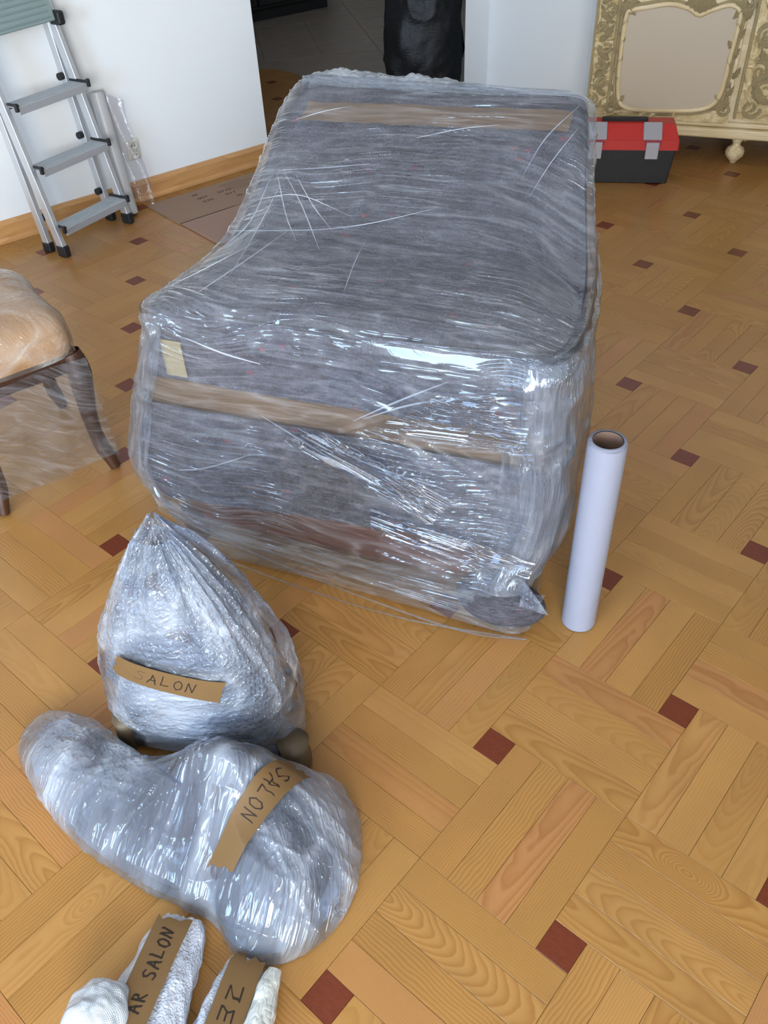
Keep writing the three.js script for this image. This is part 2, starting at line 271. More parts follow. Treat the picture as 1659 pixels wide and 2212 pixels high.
// floor: basket weave of four-plank blocks round small dark squares
{
  const D = 0.3842, s = D / Math.sqrt(41), PW = s, PL = 5 * s, T = 0.012;
  const base = struct('floor', put(new THREE.BoxGeometry(14, 0.1, 15), -0.6, -0.05 - 0.0035, -2.6), M.joint);
  const E = new THREE.Vector2(4, 5).multiplyScalar(1 / Math.sqrt(41)), N = new THREE.Vector2(5, -4).multiplyScalar(1 / Math.sqrt(41));
  function plankGeo(L, W, cell) {
    const c = 0.0003, g = 0.0003, a = L / 2 - g, b = W / 2 - g;
    const ring = (x, z, y) => [[-x, y, -z], [x, y, -z], [x, y, z], [-x, y, z]], top = ring(a - c, b - c, 0), mid = ring(a, b, -c), low = ring(a, b, -0.003);
    const pos = [], uv = [], tri = (p, q, r) => { for (const k of [p, q, r]) { pos.push(...k); const uu = k[0] / L + 0.5, vv = k[2] / W + 0.5; if (cell === null) uv.push(uu, vv); else { const cx = cell % AX, cy = Math.floor(cell / AX); uv.push((cx + 0.01 + uu * 0.98) / AX, (cy + 0.03 + vv * 0.94) / AY); } } };
    tri(top[0], top[2], top[1]); tri(top[0], top[3], top[2]);
    for (const [hi, lo] of [[top, mid], [mid, low]]) for (let i = 0; i < 4; i++) { const k = (i + 1) % 4; tri(hi[i], hi[k], lo[k]); tri(hi[i], lo[k], lo[i]); }
    const G = new THREE.BufferGeometry(); G.setAttribute('position', new THREE.Float32BufferAttribute(pos, 3)); G.setAttribute('uv', new THREE.Float32BufferAttribute(uv, 2)); G.computeVertexNormals(); return G;
  }
  const boards = cells.map((c, i) => plankGeo(PL, PW, i)), insetGeo = plankGeo(s, s, null);
  const inRoom = (x, z) => {
    const q = new THREE.Vector2(x, z), in1 = q.clone().sub(pB).dot(nL) > -0.25 && q.clone().sub(pB).dot(dL) > -0.05 && q.clone().sub(pC).dot(nL) < 0.05, e = new THREE.Vector2(-dC.y, dC.x), in2 = q.clone().sub(pP).dot(e) > -0.9;
    const room = in1 && in2 && x < 3.9 && q.clone().sub(pB).dot(dL) < 9, hall = z < -3.3 && z > -5.75 && x > -0.9 && x < 2.4;
    return room || hall;
  };
  // rough outline of what hides the floor, only to choose which boards are single parts
  const hidden = [[[300, 690], [500, 500], [650, 165], [1283, 205], [1290, 740], [1200, 1380], [480, 1220], [290, 1000]], [[230, 1400], [325, 1125], [560, 1350], [655, 1640], [250, 1600]], [[20, 1590], [150, 1530], [500, 1605], [760, 1750], [760, 1950], [600, 2070], [440, 1970], [100, 1750]]];
  const inside = (P, x, y) => { let c = false; for (let i = 0, j = P.length - 1; i < P.length; j = i++) if (P[i][1] > y !== P[j][1] > y && x < ((P[j][0] - P[i][0]) * (y - P[i][1])) / (P[j][1] - P[i][1]) + P[i][0]) c = !c; return c; };
  const seenSize = (x, z) => {
    const p = V3(x, 0, z), q = p.clone().applyMatrix4(camera.matrixWorldInverse); if (q.z > -0.1) return 0;
    p.project(camera); const X = (p.x * 0.5 + 0.5) * 1659, Y = (0.5 - p.y * 0.5) * 2212;
    if (X < -60 || X > 1719 || Y < -20 || Y > 2290 || hidden.some((h) => inside(h, X, Y))) return 0;
    return 1 / (q.z * q.z);
  };
  camera.updateProjectionMatrix();
  seeded(901);
  const planks = [], insets = [];
  for (let i = -16; i < 18; i++) for (let j = -22; j < 14; j++) {
    const ox = i * D - (s / 2) * (E.x + N.x), oz = j * D - (s / 2) * (E.y + N.y), at = (e, n) => [ox + e * E.x + n * N.x, oz + e * E.y + n * N.y];
    const aE = Math.atan2(-E.y, E.x), aN = Math.atan2(-N.y, N.x);
    for (let k = 0; k < 4; k++) { const [x, z] = at(-(k + 0.5) * PW, PL / 2), [x2, z2] = at(PL / 2, s + (k + 0.5) * PW); planks.push([x, z, aN], [x2, z2, aE]); }
    const [x, z] = at(s / 2, s / 2); insets.push([x, z, aE]);
  }
  const place = (list, pick, name, mat, most) => {
    const l = list.filter(([x, z]) => inRoom(x, z)).map(([x, z, a]) => ({ x, z, a, size: seenSize(x, z), g: pick(), y: -rnd() * 0.0006, f: rnd() < 0.5 ? Math.PI : 0 })).sort((p, q) => q.size - p.size), rest = [];
    l.forEach((p, n) => {
      const m4 = new THREE.Matrix4().makeRotationY(p.a + p.f).setPosition(p.x, p.y, p.z);
      if (n < most && p.size > 0) { const m = obj(name, p.g, mat, base); m.applyMatrix4(m4); m.name = n ? `${name}_${String(n).padStart(3, '0')}` : name; } else rest.push(p.g.clone().applyMatrix4(m4));
    });
    if (rest.length) { const m = obj(name + '_field', mergeGeometries(rest), mat, base); m.userData.kind = 'stuff'; }
  };
  place(planks, () => boards[(rnd() * boards.length) | 0], 'plank', M.plank, 300);
  place(insets, () => insetGeo, 'dark_inset', M.inset, 150);
  // stone tiles of the hall, their edge cut to a curve
  const tileTex = dataTex(512, (u, v) => { const k = fbm(u * 5, v * 5, 61, 4, 5) - 0.45; return [0.52 + k * 0.14, 0.48 + k * 0.12, 0.44 + k * 0.1]; }, true);
  const sh = new THREE.Shape(); sh.moveTo(-0.9, 5.5); sh.lineTo(-0.1, 5.36); sh.quadraticCurveTo(0.17, 5.3, 0.2, 5.0); sh.quadraticCurveTo(0.26, 4.62, 0.75, 4.5); sh.lineTo(2.6, 4.3); sh.lineTo(2.6, 7.8); sh.lineTo(-0.9, 7.8);
  const tm0 = phys(0xffffff, 0.45, { map: tileTex });
  const tf = struct('floor_hall', put(new THREE.ExtrudeGeometry(sh, { depth: 0.0008, bevelEnabled: false }), 0, 0.0002, 0, -Math.PI / 2), tm0);
  const tm = tm0;
  for (let i = 0; i < 8; i++) for (let j = 0; j < 7; j++) { const x = -0.6 + i * 0.4, z = -5.72 - j * 0.36 + (i > 3 ? 0.36 : 0); if (z > -7.7) put(obj('tile', rbox(0.394, 0.004, 0.354, 0.001, 1), tm, tf).geometry, x, 0.0015, z); }
}
// baseboards: board with a quarter-round shoe
function baseboard(name, p, d, inward, len, h = 0.085) {
  const sh = new THREE.Shape([[0, 0], [0.034, 0], [0.033, 0.01], [0.026, 0.02], [0.017, 0.024], [0.017, h - 0.016], [0.013, h - 0.006], [0.006, h], [0, h]].map(([x, y]) => new THREE.Vector2(x, y)));
  const g = new THREE.ExtrudeGeometry(sh, { depth: len, bevelEnabled: false }), q = g.attributes.position, u = g.attributes.uv;
  for (let i = 0; i < q.count; i++) u.setXY(i, q.getZ(i), q.getY(i) + q.getX(i));
  const m = struct(name, g, M.pine); const x = V3(inward.x, 0, inward.y), z = V3(d.x, 0, d.y), y = V3(0, 1, 0);
  m.matrix.makeBasis(x, y, z).setPosition(p.x, 0.0005, p.y); m.matrix.decompose(m.position, m.quaternion, m.scale);
}
{
  const nn = nL.clone(), end = pA.clone().addScaledVector(dL, 0.016);
  // extrusion runs from the passage towards the windows so that the frame stays right-handed
  baseboard('baseboard_left', end, dL.clone().negate(), nn, 5.55);
  baseboard('baseboard_passage', pA.clone().addScaledVector(nL, 0.033), nL.clone().negate(), dL, 0.25);
}

// ---------------------------------------------------------------- the wrapped armchair
const armchair = thing('wrapped_armchair', 'large armchair padded with grey felt blankets and wrapped all round in clear stretch film', 'armchair', [-0.57, 0, -0.725], -Math.asin(0.51));
{
  const LV = [  // corner posts of the wrap from the floor to the rim: front left, front right, back right, back left
    [[-0.03, 0.012, 0.03], [0.872, 0.008, 0.06], [0.78, 0.015, -0.72], [0.06, 0.015, -0.72]],
    [[-0.085, 0.135, 0.025], [0.85, 0.13, 0.045], [0.785, 0.13, -0.74], [0.06, 0.13, -0.74]],
    [[-0.14, 0.235, 0.02], [0.888, 0.225, 0.01], [0.79, 0.27, -0.75], [0.06, 0.27, -0.75]],
    [[-0.1, 0.405, 0.01], [0.893, 0.42, 0.0], [0.79, 0.5, -0.75], [0.06, 0.5, -0.75]],
    [[-0.068, 0.485, 0.005], [0.883, 0.49, 0.0], [0.785, 0.65, -0.75], [0.06, 0.65, -0.75]],
    [[-0.025, 0.6, 0.0], [0.876, 0.61, 0.0], [0.782, 0.84, -0.752], [0.06, 0.84, -0.752]],
    [[-0.022, 0.648, -0.005], [0.868, 0.66, -0.02], [0.775, 0.895, -0.745], [0.065, 0.9, -0.745]],
  ];
  const cr = (a, b, c, d, t) => 0.5 * (2 * b + (c - a) * t + (2 * a - 5 * b + 4 * c - d) * t * t + (3 * b - a - 3 * c + d) * t * t * t);
  const post = (k, v) => { const i = Math.min(LV.length - 2, Math.floor(v)), t = v - i, L = (n) => LV[clamp(n, 0, LV.length - 1)][k]; return [0, 1, 2].map((c) => cr(L(i - 1)[c], L(i)[c], L(i + 1)[c], L(i + 2)[c], t)); };
  const rise = (t) => { const a = clamp((t - 0.4) / 0.52); return lerp(a, sm(0, 1, a), 0.35); };
  const NR = 360;
  // one closed ring at level v; every edge between two posts is drawn tight, then corners are rounded
  function ring(v, inset = 0, round = 6) {
    const P = [0, 1, 2, 3].map((k) => post(k, v)), pts = [], span = [0.36, 0.16, 0.32, 0.16];
    for (let e = 0; e < 4; e++) {
      const a = P[e], b = P[(e + 1) % 4], n = Math.round(NR * span[e]);
      for (let i = 0; i < n; i++) {
        const t = i / n, w = e === 1 ? rise(t) : e === 3 ? 1 - rise(1 - t) : t, bow = Math.sin(Math.PI * t);
        let x = lerp(a[0], b[0], t), z = lerp(a[2], b[2], t), y = lerp(a[1], b[1], w);
        if (e === 0) { z -= bow * 0.012; y -= bow * 0.012 * (v / 6); }
        if (e === 1) x += 0.035 * Math.sin(Math.PI * Math.min(1, t * 1.35)) * (v > 2 ? 1 : v / 2);
        if (e === 3) x += bow * 0.022;
        pts.push([x, y, z]);
      }
    }
    const n = pts.length;
    for (let pass = 0; pass < 2; pass++) { const q = pts.map((p) => p.slice()); for (let i = 0; i < n; i++) for (let c = 0; c < 3; c++) { let s = 0; for (let k = -round; k <= round; k++) s += q[(i + k + n) % n][c]; pts[i][c] = s / (2 * round + 1); } }
    if (inset) { const q = pts.map((p) => p.slice()); for (let i = 0; i < n; i++) { const a = q[(i + n - 2) % n], b = q[(i + 2) % n], dx = b[0] - a[0], dz = b[2] - a[2], l = Math.hypot(dx, dz) || 1; pts[i][0] += (dz / l) * inset; pts[i][2] -= (dx / l) * inset; } }
    return pts;
  }
  const ringAt = (R, u) => { const n = R.length, f = (((u % 1) + 1) % 1) * n, i = Math.floor(f) % n, t = f - Math.floor(f), a = R[i], b = R[(i + 1) % n]; return V3(lerp(a[0], b[0], t), lerp(a[1], b[1], t), lerp(a[2], b[2], t)); };
  const cache = new Map(), R = (v, inset) => { const k = v.toFixed(4) + '|' + inset; if (!cache.has(k)) cache.set(k, ring(v, inset)); return cache.get(k); };
  // side wall of the wrap between two levels, uv in metres
  function sides(v0, v1, nu, nv, inset = 0) {
    const f0 = typeof v0 === 'function' ? v0 : () => v0, f1 = typeof v1 === 'function' ? v1 : () => v1;
    return gridGeo((u, v) => { const xf = ringAt(R(3, inset), u).x / 0.86, lv = lerp(f0(xf), f1(xf), v), k = Math.round(lv * 40) / 40, lo = Math.floor(lv * 40) / 40, t = (lv - lo) * 40; void k; return ringAt(R(lo, inset), u).lerp(ringAt(R(Math.min(6, lo + 0.025), inset), u), t); }, nu, nv, (u, v, p) => [u * 3.1, p.y + 0.1]);
  }
  const profile = (d) => { const t = clamp(d / 0.745); return lerp(0.652, 0.9, rise(t)); };
  function cap(inset, drop, nu, nt) {
    const rim = R(6, inset), centre = (p) => { const d = clamp(-p.z, 0.2, 0.55); return V3(lerp(0.43, p.x, 0.0), 0, -d); };
    const top = (p, t) => { const d = -p.z, str = lerp(0.662, 0.895, clamp((d - 0.02) / 0.68)); return lerp(profile(d), str, 0.55 * sm(0, 0.35, t)) + 0.012 * sm(0, 0.12, t) - drop; };
    return gridGeo((u, v) => { const a = ringAt(rim, u), t = v * v * 0.35 + v * 0.65, c = centre(a), p = a.clone().lerp(c, t), y0 = a.y - drop; p.y = lerp(y0, top(p, t), sm(0, 0.06, t)); return p; }, nu, nt, (u, v, p) => [p.x, -p.z * 1.05 + 0.3]);
  }
  const wob = (x, y, z, s) => (fbm(x * 9 + 7, (y + z) * 9 + 3, s, 3) - 0.44);
  // felt blankets
  const up = merge([sides(4.02, 6, 260, 26, 0.014), cap(0.014, 0.018, 260, 40)]);
  obj('upper_blanket', displace(smooth(up), (x, y, z) => wob(x, y, z, 4) * 0.012), M.felt, armchair, 'grey speckled felt blanket over arms and back');
  obj('lower_blanket', displace(sides((x) => lerp(1.2, 1.9, clamp(x)), (x) => lerp(3.08, 2.95, clamp(x)), 260, 26, 0.016), (x, y, z) => wob(x, y, z, 9) * 0.016), M.felt, armchair, 'grey felt blanket round the seat front');
  // brown tape that binds the blanket, seen between the two blankets and across the back
  obj('packing_tape', displace(sides(2.9, 4.2, 200, 12, 0.034), (x, y, z, u, v) => (noise(u * 3, v * 60) - 0.5) * 0.006), M.packTape, armchair, 'brown packing tape between the blankets');
  {
    const capG = (x, d) => { const str = lerp(0.662, 0.895, clamp((d - 0.02) / 0.68)); return lerp(profile(d), str, 0.55) + 0.012; };
    obj('packing_tape', gridGeo((u, v) => { const x = lerp(0.13, 0.74, u), d = 0.59 + 0.055 * v + (u - 0.5) * 0.02; return V3(x, capG(x, d) - 0.006 + (noise(u * 20, v * 3) - 0.5) * 0.004, -d); }, 60, 8, (u, v) => [u * 0.6, v * 0.05]), M.packTape, armchair, 'brown packing tape across the top of the back');
    obj('packing_tape', gridGeo((u, v) => { const x = lerp(0.0, 0.085, u), y = lerp(0.5, 0.585, v); return V3(x, y, -0.008 - (u < 0.45 ? (0.45 - u) * 0.07 : 0)); }, 12, 10, (u, v) => [u * 0.08, v * 0.09]), phys(0xb9a579, 0.3, { transmission: 0.3, thickness: 0 }), armchair, 'yellowish clear tape at the corner');
  }
  // wooden base of the chair and its legs
  const wood = (w, h, d, x, y, z) => { const g = rbox(w, h, d, 0.008); const p = g.attributes.position, q = g.attributes.uv; put(g, x, y, z); for (let i = 0; i < p.count; i++) q.setXY(i, p.getX(i) + p.getZ(i), p.getY(i) * 1.2); return g; };
  obj('wooden_base', [wood(0.82, 0.13, 0.03, 0.405, 0.135, -0.035), wood(0.03, 0.13, 0.62, 0.1, 0.135, -0.36), wood(0.03, 0.13, 0.62, 0.725, 0.135, -0.36), wood(0.62, 0.13, 0.03, 0.415, 0.135, -0.66), wood(0.6, 0.02, 0.6, 0.41, 0.19, -0.35)], M.frameWood, armchair);
  for (const [x, z] of [[0.0, -0.03], [0.78, -0.03], [0.14, -0.65], [0.69, -0.65]]) obj('leg', put(lathe([[0.0, 0], [0.022, 0], [0.026, 0.012], [0.03, 0.05], [0.036, 0.08], [0.03, 0.1], [0.0, 0.1]], 20), x, 0, z), M.chairWood, armchair);
  const lump = displace(put(new THREE.SphereGeometry(1, 60, 40), 0, 0, 0), (x, y, z) => wob(x * 0.15, y * 0.15, z * 0.15, 17) * 0.4);
  lump.scale(0.1, 0.064, 0.05); obj('leg_padding', put(lump, 0.79, 0.064, 0.012), M.felt, armchair, 'felt padding bundled round the front leg');
  // the film: long tight wrinkles that run round the chair
  const wr = (x, y, z, u, v, nx, ny, nz) => {
    const q = ny > 0.5 ? -z : y, c = ny > 0.5 ? x : u;
    if (nz > 0.45 && ny < 0.6 && y < 0.62) {  // front: folds pulled down at a slant and one twisted line
      const sl = lerp(0.22, 0.5, sm(0.08, 0.3, y)) * (1 - sm(0.44, 0.56, y)), w = y + sl * x, px = x - 0.42, py = y - 0.43, along = px * 0.88 + py * 0.47, off = -px * 0.47 + py * 0.88;
      const zone = (cx, cy, rx, ry) => Math.exp(-(((x - cx) / rx) ** 2) - ((y - cy) / ry) ** 2), blue = Math.min(1, zone(0.7, 0.53, 0.17, 0.06) + zone(0.52, 0.37, 0.2, 0.06) + zone(0.68, 0.2, 0.22, 0.07) + zone(0.45, 0.6, 0.3, 0.03)), amt = sm(0.2, 0.5, x) * 0.35 + 0.25 + blue * 0.9;
      return amt * (Math.pow(ridge(x * 3, w * 30, 1e6, 1e6, 61), 3) * 0.006 + Math.pow(ridge(x * 5, w * 90, 1e6, 1e6, 62), 3) * 0.003 + Math.pow(ridge(x * 9, w * 200, 1e6, 1e6, 63), 4) * 0.0012) + (noise(x * 4, w * 9, 1e6, 1e6, 64) - 0.5) * 0.008 + 0.01 * Math.exp(-((off / (0.004 + 0.03 * Math.max(0, along))) ** 2)) * sm(-0.02, 0.03, along) * (1 - sm(0.22, 0.34, along));
    }
    const side = 1 - Math.abs(ny), slow = (noise(c * 3, q * 11, 1e6, 1e6, 51) - 0.5) * 0.006, mid = Math.pow(ridge(c * 5, q * 42 + c * 3 * side, 1e6, 1e6, 52), 3) * 0.0035, fine = Math.pow(ridge(c * 9, q * 110 + c * 5 * side, 1e6, 1e6, 53), 4) * 0.0016;
    return slow + mid + fine;
  };
  const fs = merge([sides(0, 6, 520, 170, 0), cap(0, 0, 520, 110)]);
  obj('stretch_film', displace(smooth(fs), wr), M.film, armchair, 'clear stretch film pulled tight');
  // crossing bands where the film was pulled down at a slant
  const patch = (a, b, c, d, z0, turns, amp, seed, nu = 150, nv = 90) => gridGeo((u, v) => {
    const x = lerp(lerp(a[0], b[0], u), lerp(d[0], c[0], u), v), y = lerp(lerp(a[1], b[1], u), lerp(d[1], c[1], u), v);
    const i = ringAt(R(3.5, 0), 0.18), z = z0 * (1 - 0.75 * clamp(Math.abs(x - 0.42) / 0.48) ** 5) - 0.012 * Math.sin(Math.PI * clamp(x / 0.86)) + Math.pow(ridge(u * 2.2, v * turns, 1e6, 1e6, seed), 2) * amp + (noise(u * 3, v * 4, 1e6, 1e6, seed + 1) - 0.5) * 0.008; void i;
    return V3(x, y, z);
  }, nu, nv, (u, v) => [u * Math.hypot(b[0] - a[0], b[1] - a[1]), v * Math.hypot(d[0] - a[0], d[1] - a[1])]);
  obj('film_band', patch([-0.05, 0.125], [0.86, 0.014], [0.885, 0.12], [-0.05, 0.17], 0.06, 7, 0.006, 77), M.filmLow, armchair);
  obj('film_band', patch([0.485, 0.452], [0.81, 0.47], [0.825, 0.6], [0.66, 0.585], 0.022, 12, 0.003, 71), M.filmGlint, armchair);
  obj('film_band', patch([0.3, 0.4], [0.63, 0.25], [0.68, 0.33], [0.4, 0.44], 0.024, 12, 0.004, 73), M.filmGlint, armchair);
  obj('film_band', patch([0.5, 0.2], [0.84, 0.12], [0.86, 0.22], [0.5, 0.27], 0.04, 12, 0.004, 75), M.filmGlint, armchair);
  obj('film_edge', [tube([[-0.055, 0.135, 0.035], [0.2, 0.1, 0.07], [0.5, 0.05, 0.085], [0.75, 0.02, 0.085], [0.86, 0.012, 0.06]], 0.0022, 60, 8), tube([[0.1, 0.03, 0.05], [0.35, 0.012, 0.07], [0.6, 0.008, 0.08], [0.86, 0.006, 0.055]], 0.002, 50, 8)], M.filmThin, armchair, 'rolled lower edge of the film');
  {
    const capH = (x, d) => { const str = lerp(0.662, 0.895, clamp((d - 0.02) / 0.68)); return lerp(profile(d), str, 0.55) + 0.013; };
    const lines = [[[0.129, 0.44], [0.257, 0.46], [0.338, 0.476]], [[0.093, 0.264], [0.294, 0.304], [0.389, 0.332], [0.515, 0.384]], [[0.148, 0.436], [0.216, 0.364], [0.311, 0.236]], [[0.134, 0.428], [0.199, 0.324], [0.25, 0.256]], [[0.414, 0.104], [0.399, 0.22], [0.396, 0.284]], [[0.178, 0.432], [0.252, 0.356], [0.317, 0.3]], [[0.05, 0.06], [0.104, 0.14], [0.169, 0.244]], [[0.118, 0.05], [0.166, 0.16], [0.216, 0.284]], [[0.123, 0.572], [0.182, 0.6], [0.243, 0.62]], [[0.421, 0.548], [0.517, 0.58], [0.594, 0.596]], [[0.748, 0.66], [0.7, 0.572], [0.675, 0.48]], [[0.76, 0.6], [0.727, 0.52], [0.7, 0.43]], [[0.116, 0.364], [0.197, 0.384], [0.343, 0.344]], [[0.12, 0.42], [0.12, 0.3], [0.1, 0.2]], [[0.15, 0.4], [0.15, 0.26], [0.16, 0.12]]];
    const cg = lines.map((l) => taper(l.map(([x, d]) => [x, capH(x, d), -d]), [0.0003, 0.001, 0.0009, 0.0003], 30, 6, 1.6));
    for (const l of [[[0.106, 0.602], [0.186, 0.578], [0.267, 0.565]], [[0.459, 0.464], [0.56, 0.533], [0.657, 0.594]], [[0.48, 0.473], [0.579, 0.526], [0.689, 0.568]], [[0.248, 0.438], [0.41, 0.352], [0.594, 0.27]], [[0.331, 0.42], [0.494, 0.359], [0.655, 0.336]], [[0.0, 0.24], [0.08, 0.262], [0.208, 0.326]]]) cg.push(taper(l.map(([x, y]) => [x, y, 0.004 - 0.012 * Math.sin(Math.PI * clamp(x / 0.86))]), [0.0004, 0.0014, 0.0013, 0.0004], 30, 6, 1.6));
    obj('film_crease', cg, phys(new THREE.Color().setRGB(0.72, 0.74, 0.78), 0.15, { transmission: 0.6, thickness: 0 }), armchair, 'whitish creases where the film bunches');
  }
  obj('film_bunch', displace(taper([[0.075, 0.893, -0.735], [0.14, 0.902, -0.735], [0.26, 0.9, -0.733], [0.4, 0.9, -0.73], [0.52, 0.897, -0.728], [0.6, 0.893, -0.726]], [0.012, 0.024, 0.02, 0.022, 0.014, 0.004], 120, 40), (x, y, z, u, v) => (fbm(x * 60, v * 8, 7, 3) - 0.44) * 0.02), phys(new THREE.Color().setRGB(0.74, 0.77, 0.8), 0.12, { transmission: 0.68, thickness: 0, ior: 1.5, bumpMap: crumpleBump, bumpScale: 0.006 }), armchair, 'crumpled film gathered along the top edge');
  for (const [u0, u1, v0, v1, off] of [[0.33, 0.45, 0.9, 5.97, 0.005], [0.315, 0.39, 0.95, 5.95, 0.009], [0.955, 1.03, 1.0, 5.9, 0.003]]) obj('loose_film', gridGeo((u, v) => { const uu = lerp(u0, u1, u), vv = lerp(v0, v1, v), k = Math.floor(vv * 40) / 40, p = ringAt(R(k, 0), uu).lerp(ringAt(R(Math.min(6, k + 0.025), 0), uu), (vv - k) * 40), a = ringAt(R(k, 0), uu - 0.004), b = ringAt(R(k, 0), uu + 0.004), dx = b.x - a.x, dz = b.z - a.z, l = Math.hypot(dx, dz) || 1, o = off * sm(0, 0.25, u) * sm(0, 0.25, 1 - u) + 0.004 + (noise(uu * 90, vv * 3, 1e6, 1e6, 88) - 0.5) * 0.01 + Math.pow(ridge(uu * 110, vv * 1.6, 1e6, 1e6, 89), 3) * 0.006; p.x -= (dz / l) * o; p.z += (dx / l) * o; return p; }, 60, 160, (u, v) => [v * 0.75, u * 0.36]), M.filmHazy, armchair, 'loose whitish film standing off the corner');
  obj('film_tail', gridGeo((u, v) => { const a = v * Math.PI * 2, r = 0.028 * (1 - u) * (1 + 0.3 * Math.sin(a * 5)) + 0.002; return V3(0.84 + u * 0.06, 0.145 - u * 0.05 + Math.sin(a) * r, 0.05 + Math.cos(a) * r * 0.6); }, 20, 40, (u, v) => [u * 0.1, v * 0.1]), M.filmCrumple, armchair, 'twisted loose end of film near the floor');
}

// ---------------------------------------------------------------- writing on tape
const GLYPH = {
  S: [[[0.9, 0.9], [0.55, 1], [0.15, 0.85], [0.25, 0.6], [0.7, 0.42], [0.8, 0.15], [0.45, 0], [0.02, 0.1]]], A: [[[0, 0], [0.45, 1], [0.9, 0]], [[0.12, 0.38], [0.8, 0.42]]], L: [[[0.12, 1], [0.05, 0.02], [0.85, 0.06]]],
  O: [[[0.5, 1], [0.12, 0.78], [0.05, 0.35], [0.4, 0], [0.85, 0.2], [0.95, 0.65], [0.7, 0.97], [0.45, 1]]], N: [[[0, 0], [0.18, 1], [0.72, 0.06], [1.0, 1.02]]], R: [[[0.08, 0], [0.12, 1], [0.65, 0.92], [0.68, 0.62], [0.14, 0.5], [0.85, 0]]],
  Z: [[[0, 0.95], [0.85, 1], [0.15, 0.05], [0.95, 0.02]]], E: [[[0.8, 1], [0.12, 0.95], [0.06, 0.02], [0.85, 0.03]], [[0.08, 0.5], [0.65, 0.53]]], M: [[[0, 0], [0.12, 1], [0.5, 0.4], [0.88, 1], [1, 0]]], '-': [[[0.1, 0.4], [0.8, 0.55]]],
};
function tapeTex(text, x0, x1, hgt, seed, pale = false) {
  return canvasTex(1024, 208, (g, w, h) => {
    seeded(seed); g.fillStyle = '#654c2c'; g.fillRect(0, 0, w, h);
    for (let i = 0; i < 900; i++) { g.globalAlpha = 0.06 + rnd() * 0.08; g.strokeStyle = rnd() < 0.5 ? '#503819' : '#7d6341'; const x = rnd() * w, y = rnd() * h; g.beginPath(); g.moveTo(x, y); g.lineTo(x + 10 + rnd() * 60, y + (rnd() - 0.5) * 5); g.stroke(); }
    g.globalAlpha = 1; g.strokeStyle = '#1c120b'; g.lineCap = g.lineJoin = 'round';
    const n = text.length, step = (x1 - x0) / n;
    [...text].forEach((ch, i) => {
      for (const st of GLYPH[ch] ?? []) {
        g.lineWidth = pale && i === 0 ? 5 : 11; g.globalAlpha = pale && i === 0 ? 0.6 : 0.92; g.beginPath();
        st.forEach(([px, py], k) => { const X = (x0 + (i + 0.12 + px * 0.72) * step) * w, Y = h * (0.5 + hgt / 2 - py * hgt + 0.03 * Math.sin(i * 2.3)); k ? g.lineTo(X, Y) : g.moveTo(X, Y); }); g.stroke();
      }
    });
    g.globalAlpha = 1;
  });
}
// tape that follows a surface: four corners in the surface's own two coordinates, torn ends
function tapeOn(surf, a, b, c, d, lift, tex, tear = 0.02) {
  const g = gridGeo((u, v) => { const uu = u < 0.5 ? u + tear * (1 - u * 2) * (noise(v * 6, 3) - 0.5) * 2 : u + tear * (u * 2 - 1) * (noise(v * 6, 9) - 0.5) * 2; return surf(lerp(lerp(a[0], b[0], uu), lerp(d[0], c[0], uu), v), lerp(lerp(a[1], b[1], uu), lerp(d[1], c[1], uu), v), lift); }, 80, 14, (u, v) => [u, v]);
  return [g, phys(0xffffff, 0.55, { map: tex, specularIntensity: 0.6 })];
}

const flipV = (g) => { const u = g.attributes.uv; for (let i = 0; i < u.count; i++) u.setY(i, 1 - u.getY(i)); };
